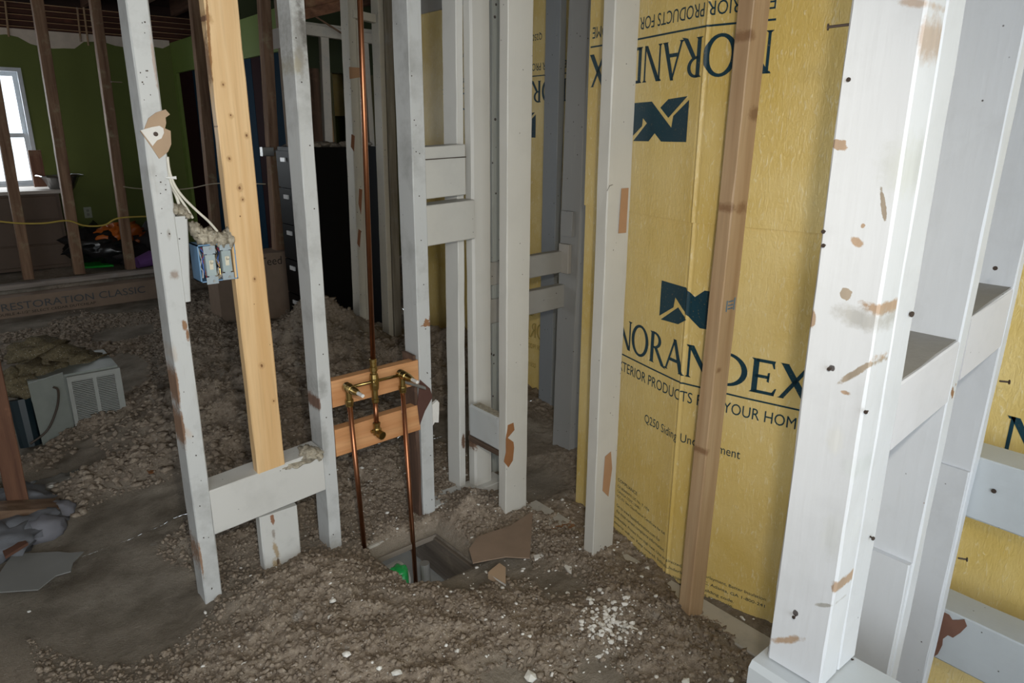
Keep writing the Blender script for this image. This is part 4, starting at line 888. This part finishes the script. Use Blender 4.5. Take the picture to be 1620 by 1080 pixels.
o = G().tube(spline([ony(-20,348,6.98), ony(30,353,6.98), ony(70,353,6.97), ony(107,349,6.97), ony(135,357,6.98), ony(165,356,6.98), ony(188,345,6.97), ony(240,342,7.0)]), .007, 6).obj('extension_cord', plain('yellow_cord',(.52,.38,.08),.5)); tag(o, 'yellow extension cord strung across the far brown studs', 'cord')
o = G().tube(spline([ony(195,295,7.0), ony(216,298,7.0), ony(262,300,7.0), ony(300,298,6.9), ony(345,290,6.6), ony(420,291,6.0)]), .005, 6).obj('white_cable', plain('dusty_cable',(.40,.34,.24),.5)); tag(o, 'thin pale cable strung across the green room studs', 'cable')

# framing seen high beyond the cabinet
FY = 6.0; cw = paint('X',(.55,.49,.40),.6,.72,.1); cwz = paint('Z',(.52,.46,.38),.6,.72,.1)
def hb(a, b_, h, y, lab, mat=cw, name='rear_header'):
    p, q = ony(*a, y), ony(*b_, y); o = G().board(p, q, (0,.05,0), (0,0,h), .003).obj(name, mat); return tag(o, lab, 'beam')
hb((480,54),(640,76),.085,FY,'cream beam high beyond the black cabinet')
hb((480,42),(640,60),.04,FY+.05,'thin upper cream beam high beyond the black cabinet')
p0, p1 = ony(508,225,FY+.02), ony(508,60,FY+.02); tag(G().board((p0.x,FY+.02,.1),(p1.x,FY+.02,2.3),(.075,0,0),(0,.05,0),.003).obj('rear_post', cwz), 'cream post far behind, between mouldy stud and rear stud', 'post')
p0 = ony(588,225,FY+.02); tag(G().board((p0.x,FY+.02,.1),(p0.x-.03,FY+.02,2.3),(.05,0,0),(0,.05,0),.003).obj('rear_post', cwz), 'cream post far behind, right of the copper riser', 'post')
dr = tag(empty('rear_door', (ony(500,225,6.3).x,6.3,0)), 'dark brown door edge far behind, left of the cream post', 'door')
xa = ony(493,225,6.3).x; G().box((xa-.25,6.3,.1),(xa+.12,6.35,2.0)).obj('door_leaf', oldwood('Z',(.05,.028,.015),(.13,.07,.04)), dr)
xa = ony(523,225,6.4).x; G().board((xa-.005,6.4,.1),(xa-.04,6.4,1.95),(.07,0,0),(0,.05,0),.003).obj('door_casing', lumber('Z',(.30,.15,.05),(.42,.24,.10)), dr)
g = G(); x_ = ony(480,100,6.9).x
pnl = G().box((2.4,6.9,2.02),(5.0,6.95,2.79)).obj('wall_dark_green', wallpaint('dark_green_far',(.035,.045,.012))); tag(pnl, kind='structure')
xw = ony(531,200,6.9).x; xw2 = ony(550,200,6.9).x
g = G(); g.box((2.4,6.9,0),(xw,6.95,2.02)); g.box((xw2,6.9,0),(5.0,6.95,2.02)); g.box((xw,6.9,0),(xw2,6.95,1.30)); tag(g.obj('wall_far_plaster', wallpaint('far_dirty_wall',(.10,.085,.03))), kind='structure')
g = G(); g.box((xw-.2,7.4,1.62),(xw2+.8,7.43,2.1)); tag(g.obj('wall_yellow_patch', foam_mat()), kind='structure')
o = G().tube([ony(496,24,6.0), ony(552,60,5.9)], .008, 6).obj('brace_wire', OLD); tag(o, 'thin dark wire slanting down under the ceiling beyond the cabinet', 'wire')
for (a, b_, lab) in (((484,14),(560,4),'reddish rafter end under the ceiling beyond the mouldy stud'), ((470,34),(560,12),'second rafter below the reddish one beyond the mouldy stud')):
    o = G().board(ony(*a,5.9), ony(*b_,5.7), (0,.04,0), (0,0,.08), .003).obj('rafter', oldwood('X',(.10,.04,.02),(.26,.12,.06))); tag(o, lab, 'rafter')

# ================================================================== AIR CONDITIONER
ac = tag(empty('air_conditioner', (.4,3.75,.02)), 'grey window air conditioner half buried in insulation at left', 'air conditioner')
ACM = plain('grey_ac_enamel', (.23,.25,.23), .5, .2); AC2 = plain('grey_ac_frame', (.32,.33,.31), .5, .2)
ya = 3.75; bl = ony(122,691,ya); tl = ony(105,597,ya); br = ony(200,667,ya); ttr = ony(192,576,ya)
za, zt = bl.z, tl.z; xa, xb_ = (bl.x+tl.x)/2, (br.x+ttr.x)/2
G().box((.215,ya+.02,.02),(xb_-.005,ya+.36,zt+.01)).obj('casing', ACM, ac)
g = G(); t = .018; zA, zB = za+t, zt-t*1.3; xm = (xa+xb_)/2
for (a, b_) in (((xa,zA),(xa+t,zB)),((xb_-t*1.5,zA),(xb_,zB)),((xa,za),(xb_,zA)),((xa,zB),(xb_,zt)),((xm-.008,zA),(xm+.008,zB))): g.box((a[0],ya-.002,a[1]),(b_[0],ya+.019,b_[1]))
g.obj('grille_frame', AC2, ac)
nl = 30
for k in range(nl):
    z = za+t+.004+(zt-za-2.4*t)*k/nl
    g = G(); g.board((xa+t,ya+.002,z),((xa+xb_)/2-.008,ya+.002,z),(0,.014,0),(0,0,.0045),.0006,0,1); g.board(((xa+xb_)/2+.008,ya+.002,z),(xb_-t*1.5,ya+.002,z),(0,.014,0),(0,0,.0045),.0006,0,1); g.obj('louvre', AC2, ac)
G().poly([ony(44,607,ya-.03), ony(99,589,ya), ony(120,690,ya), ony(68,705,ya-.03)], (0,-1,0), .004).obj('side_panel', ACM, ac)
G().tube(spline([ony(84,612,ya-.03), ony(92,618,ya-.03), ony(90,645,ya-.03), ony(75,680,ya-.04), ony(48,702,ya-.05)]), .005, 8).obj('power_cord', plain('brown_cord',(.05,.035,.025),.5), ac, smooth=True)
fluff('insulation_wad', [(ony(35,610,3.85)+V((0,0,0)),(.10,.10,.05)), (ony(60,590,3.95),(.13,.12,.06)), (ony(95,570,4.05),(.14,.12,.07)), (ony(125,575,4.0),(.12,.1,.05)), (ony(60,555,4.15),(.13,.12,.07)), (ony(20,600,3.9),(.06,.08,.05)), (ony(150,578,4.0),(.07,.08,.03))], FLUFFG, 'thick greenish insulation slab draped over the air conditioner', amp=.35)
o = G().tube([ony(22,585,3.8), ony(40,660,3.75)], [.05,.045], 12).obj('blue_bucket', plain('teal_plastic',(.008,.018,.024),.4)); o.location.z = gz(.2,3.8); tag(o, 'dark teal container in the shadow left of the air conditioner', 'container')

# ================================================================== FLOOR DEBRIS
def slab(pix, z, th, mat, name, label, cat, tilt=0.0, bend=None):
    pts = [onz(px, py, z) for px, py in pix]; cx = sum(p.x for p in pts)/len(pts); cy = sum(p.y for p in pts)/len(pts)
    pts = [V((p.x, p.y, z+tilt*(p.y-cy))) for p in pts]
    return tag(G().poly(pts, (0,0,1), th).obj(name, mat), label, cat)
o = slab([(742,868),(756,848),(786,838),(806,832),(843,808),(838,882),(800,880),(778,884),(748,890)], .075, .004, CARD, 'cardboard_piece', 'torn flap of brown cardboard on the floor right of the hole', 'cardboard')
slab([(952,945),(994,946),(1006,962),(1006,992),(966,990)], .05, .006, plain('rust_brown_board',(.27,.16,.10),.8,0,.2), 'board_scrap', 'rusty brown square scrap on the floor left of the brown stud', 'scrap')
slab([(1002,962),(1042,967),(1036,977),(1022,986)], .05, .008, plain('grey_paper',(.40,.35,.30),.9), 'plaster_fragment', 'pale triangular fragment beside the rusty brown scrap', 'fragment')
o = slab([(775,902),(790,890),(800,897),(800,922),(772,906)], .06, .022, TAN, 'drywall_chunk', 'tan drywall chunk with white broken edge by the corner of the hole', 'chunk')
G().poly([onz(773,907,.058)+V((0,-.001,0)), onz(800,924,.058)+V((0,-.001,0)), onz(800,928,.045)+V((0,-.001,0)), onz(772,911,.045)+V((0,-.001,0))], (0,-1,.2), .003).obj('broken_edge', PLASTER, o)
slab([(890,876),(897,872),(905,882),(904,906),(898,902),(889,890)], .05, .01, PLASTER, 'plaster_shard', 'tall white plaster shard just left of the sheathing-side white stud', 'shard')
slab([(844,878),(864,874),(865,879),(846,884)], .045, .008, PLASTER, 'plaster_shard', 'thin white plaster stick lying below the cardboard flap', 'shard')
slab([(873,878),(880,876),(884,890),(878,893),(872,884)], .045, .008, PLASTER, 'plaster_shard', 'small crooked white plaster bit between the stick and the tall shard', 'shard')
slab([(896,822),(905,822),(921,831),(921,838),(908,834),(897,828)], .03, .012, foam_mat(), 'foam_offcut', 'small yellow foam offcut on the floor beside the sheathing edge', 'offcut')
o = fluff('plaster_lump', [(onz(342,966,.03),(.022,.015,.012)), (onz(352,960,.035),(.015,.012,.008)), (onz(336,972,.025),(.01,.01,.01))], PLASTER, 'white plaster lump at the foot of the far left white stud', 'plaster lump', amp=.4)
# heap of powdery plaster lower right
g = G()
for k in range(230):
    a = rng.normal(0, 1); b_ = rng.normal(0, 1); p = onz(965+a*24, 1018+b_*20, .02); r = .003+.007*rng.random()**2
    g.blob((p.x, p.y, gz(p.x, p.y)+r*.3), (r, r, r*.7), .4, 1, 3, k)
tag(g.obj('plaster_heap', PLASTER), 'crumbled white plaster heap on the floor toward the lower right', 'plaster heap', kind='stuff')
WL = plain('white_chip', (.74,.73,.69), .9, 0, .2)
for k, (px, py, r, lab) in enumerate(((527,950,.011,'chunky white chip in the middle of the floor, left of and below the hole'), (548,1034,.011,'oval white chip near the lower middle edge'), (725,985,.010,'bright white chip on the floor straight below the hole'), (724,1029,.012,'white chip low in the middle, below the bright one'), (627,1064,.013,'pair-sized white chip at the bottom edge left of centre'), (524,975,.011,'flat white chip under the chunky one'), (566,953,.007,'small pale chip right of the chunky one'), (840,1072,.022,'large white plaster lump cut by the bottom edge'), (1085,1078,.014,'white plaster bit at the bottom edge right of centre'), (600,1057,.009,'tan-white flake at the bottom left of centre'), (706,1020,.006,'tiny white chip left of the low middle chip'), (898,938,.009,'beige pebble-like chip below the tall shard'), (46,967,.006,'lone tiny white chip on the dark floor at lower left'), (868,903,.006,'small white chip beside the tall shard'))):
    p = onz(px, py, .03); z = gz(p.x, p.y); p = onz(px, py, z+r*.3)
    tag(G().blob((p.x, p.y, z+r*.3), (r, r*.8, r*.55), .35, 1, 1.5, k*3).obj('plaster_chip', WL), lab, 'plaster chip', 'white plaster chips')
o = G().tube(spline([onz(750,1043,.05), onz(752,1058,.05), onz(758,1068,.05), onz(763,1074,.05)]), .0014, 6).obj('bent_wire', WL); tag(o, 'thin white bent wire on the floor near the bottom middle', 'wire')
o = G().board(onz(745,1000,.03),onz(790,1010,.03),(0,.002,0),(0,0,.002),.0003).obj('twig', OLDX); bpy.data.objects.remove(o)
o = slab([(938,985),(944,980),(960,987),(952,990),(944,994)], .05, .005, plain('dark_shard',(.06,.045,.035),.5), 'dark_shard', 'dark glassy shard above the crumbled plaster heap', 'shard')
slab([(578,862),(592,850),(622,842),(620,848),(600,858),(582,866)], .04, .01, paint('X',(.5,.47,.42),.6,.7,.1), 'wood_splinter', 'pale splinter on the insulation between the two copper pipes', 'splinter')
# bottom-left items
o = slab([(-40,905),(0,905),(20,876),(92,872),(110,874),(132,872),(116,888),(112,903),(88,910),(60,932),(0,936),(-40,940)], .045, .004, plain('dusty_grey_sheet',(.20,.20,.19),.8,0,.1,15), 'dusty_sheet', 'dusty grey sheet lying on the floor at lower left', 'sheet')
fluff('grey_cloth', [(onz(8,800,.05),(.16,.12,.06)), (onz(30,835,.05),(.14,.10,.05)), (onz(0,860,.05),(.12,.1,.05))], plain('mottled_grey_cloth',(.14,.145,.16),.9,0,.6,16), 'crumpled grey cloth at the left edge of the floor', 'cloth', amp=.35)
fluff('grey_cloth', [(onz(68,838,.04),(.075,.06,.05)), (onz(90,810,.04),(.07,.06,.04))], plain('dusty_blue_grey',(.17,.17,.19),.95,0,.4,20), 'rounded dusty grey bundle beside the crumpled cloth', 'cloth', amp=.15)
fluff('plastic_film', [(onz(95,762,.03),(.13,.05,.028)), (onz(70,770,.03),(.08,.04,.02)), (onz(135,765,.02),(.08,.03,.012))], plain('shiny_plastic_film',(.20,.19,.17),.12,.35,1.0,26), 'crumpled clear plastic film with bright glints on the left floor', 'plastic film', amp=.5)
slab([(230,728),(262,716),(276,718),(262,736),(238,748),(228,742)], .08, .01, plain('orange_brown_scrap',(.20,.085,.03),.7), 'brown_scrap', 'orange-brown scrap half buried left of the white stud', 'scrap')
slab([(0,862),(38,852),(44,858),(8,880)], .07, .01, plain('reddish_stick',(.13,.06,.04),.7), 'wood_stick', 'reddish stick with pale edge above the dusty grey sheet', 'stick')

# things down the hole
GL = plain('green_bottle_plastic', (.03,.55,.14), .08, 0, 0, 10); GL.node_tree.nodes['Principled BSDF'].inputs['Transmission Weight'].default_value = .35
bt = tag(empty('green_bottle', (1.0,1.80,-.4)), 'green plastic bottle standing in the crawl space hole', 'bottle')
c = ony(631,905,1.83); g = G(); n = 25; prof = [(-.22,.028),(-.10,.033),(-.04,.033),(-.018,.032),(-.004,.026),(0.0,.012)]
for (dz, r) in prof:
    for i in range(n):
        a = 2*math.pi*i/n; rr_ = r*(1+(.05*math.cos(5*a) if dz > -.03 else 0)); g.v.append(V((c.x+rr_*math.cos(a), c.y+rr_*math.sin(a), c.z+.02+dz+(.003*math.cos(5*a) if dz > -.03 and r > .015 else 0))))
for k in range(len(prof)-1):
    for i in range(n): g.f.append((k*n+i, k*n+(i+1)%n, (k+1)*n+(i+1)%n, (k+1)*n+i))
g.f.append(tuple((len(prof)-1)*n+i for i in range(n))); g.f.append(tuple(range(n))[::-1]); g.obj('bottle_body', GL, bt, smooth=True)
o = G().tube([(1.145,1.86,-.03),(1.150,1.85,-.35),(1.150,1.85,-.60)], [.018,.019,.019], 14).obj('drain_pipe', plain('grey_drain_pipe',(.22,.22,.21),.6,0,.2)); tag(o, 'upright grey drain pipe inside the floor hole', 'pipe')
o = G().tube([(.85,1.98,-.16),(1.14,2.02,-.16)], [.055,.055], 20).obj('white_pipe', plain('white_pvc',(.62,.62,.58),.5)); tag(o, 'fat white pipe crossing under the floor behind the green bottle', 'pipe')
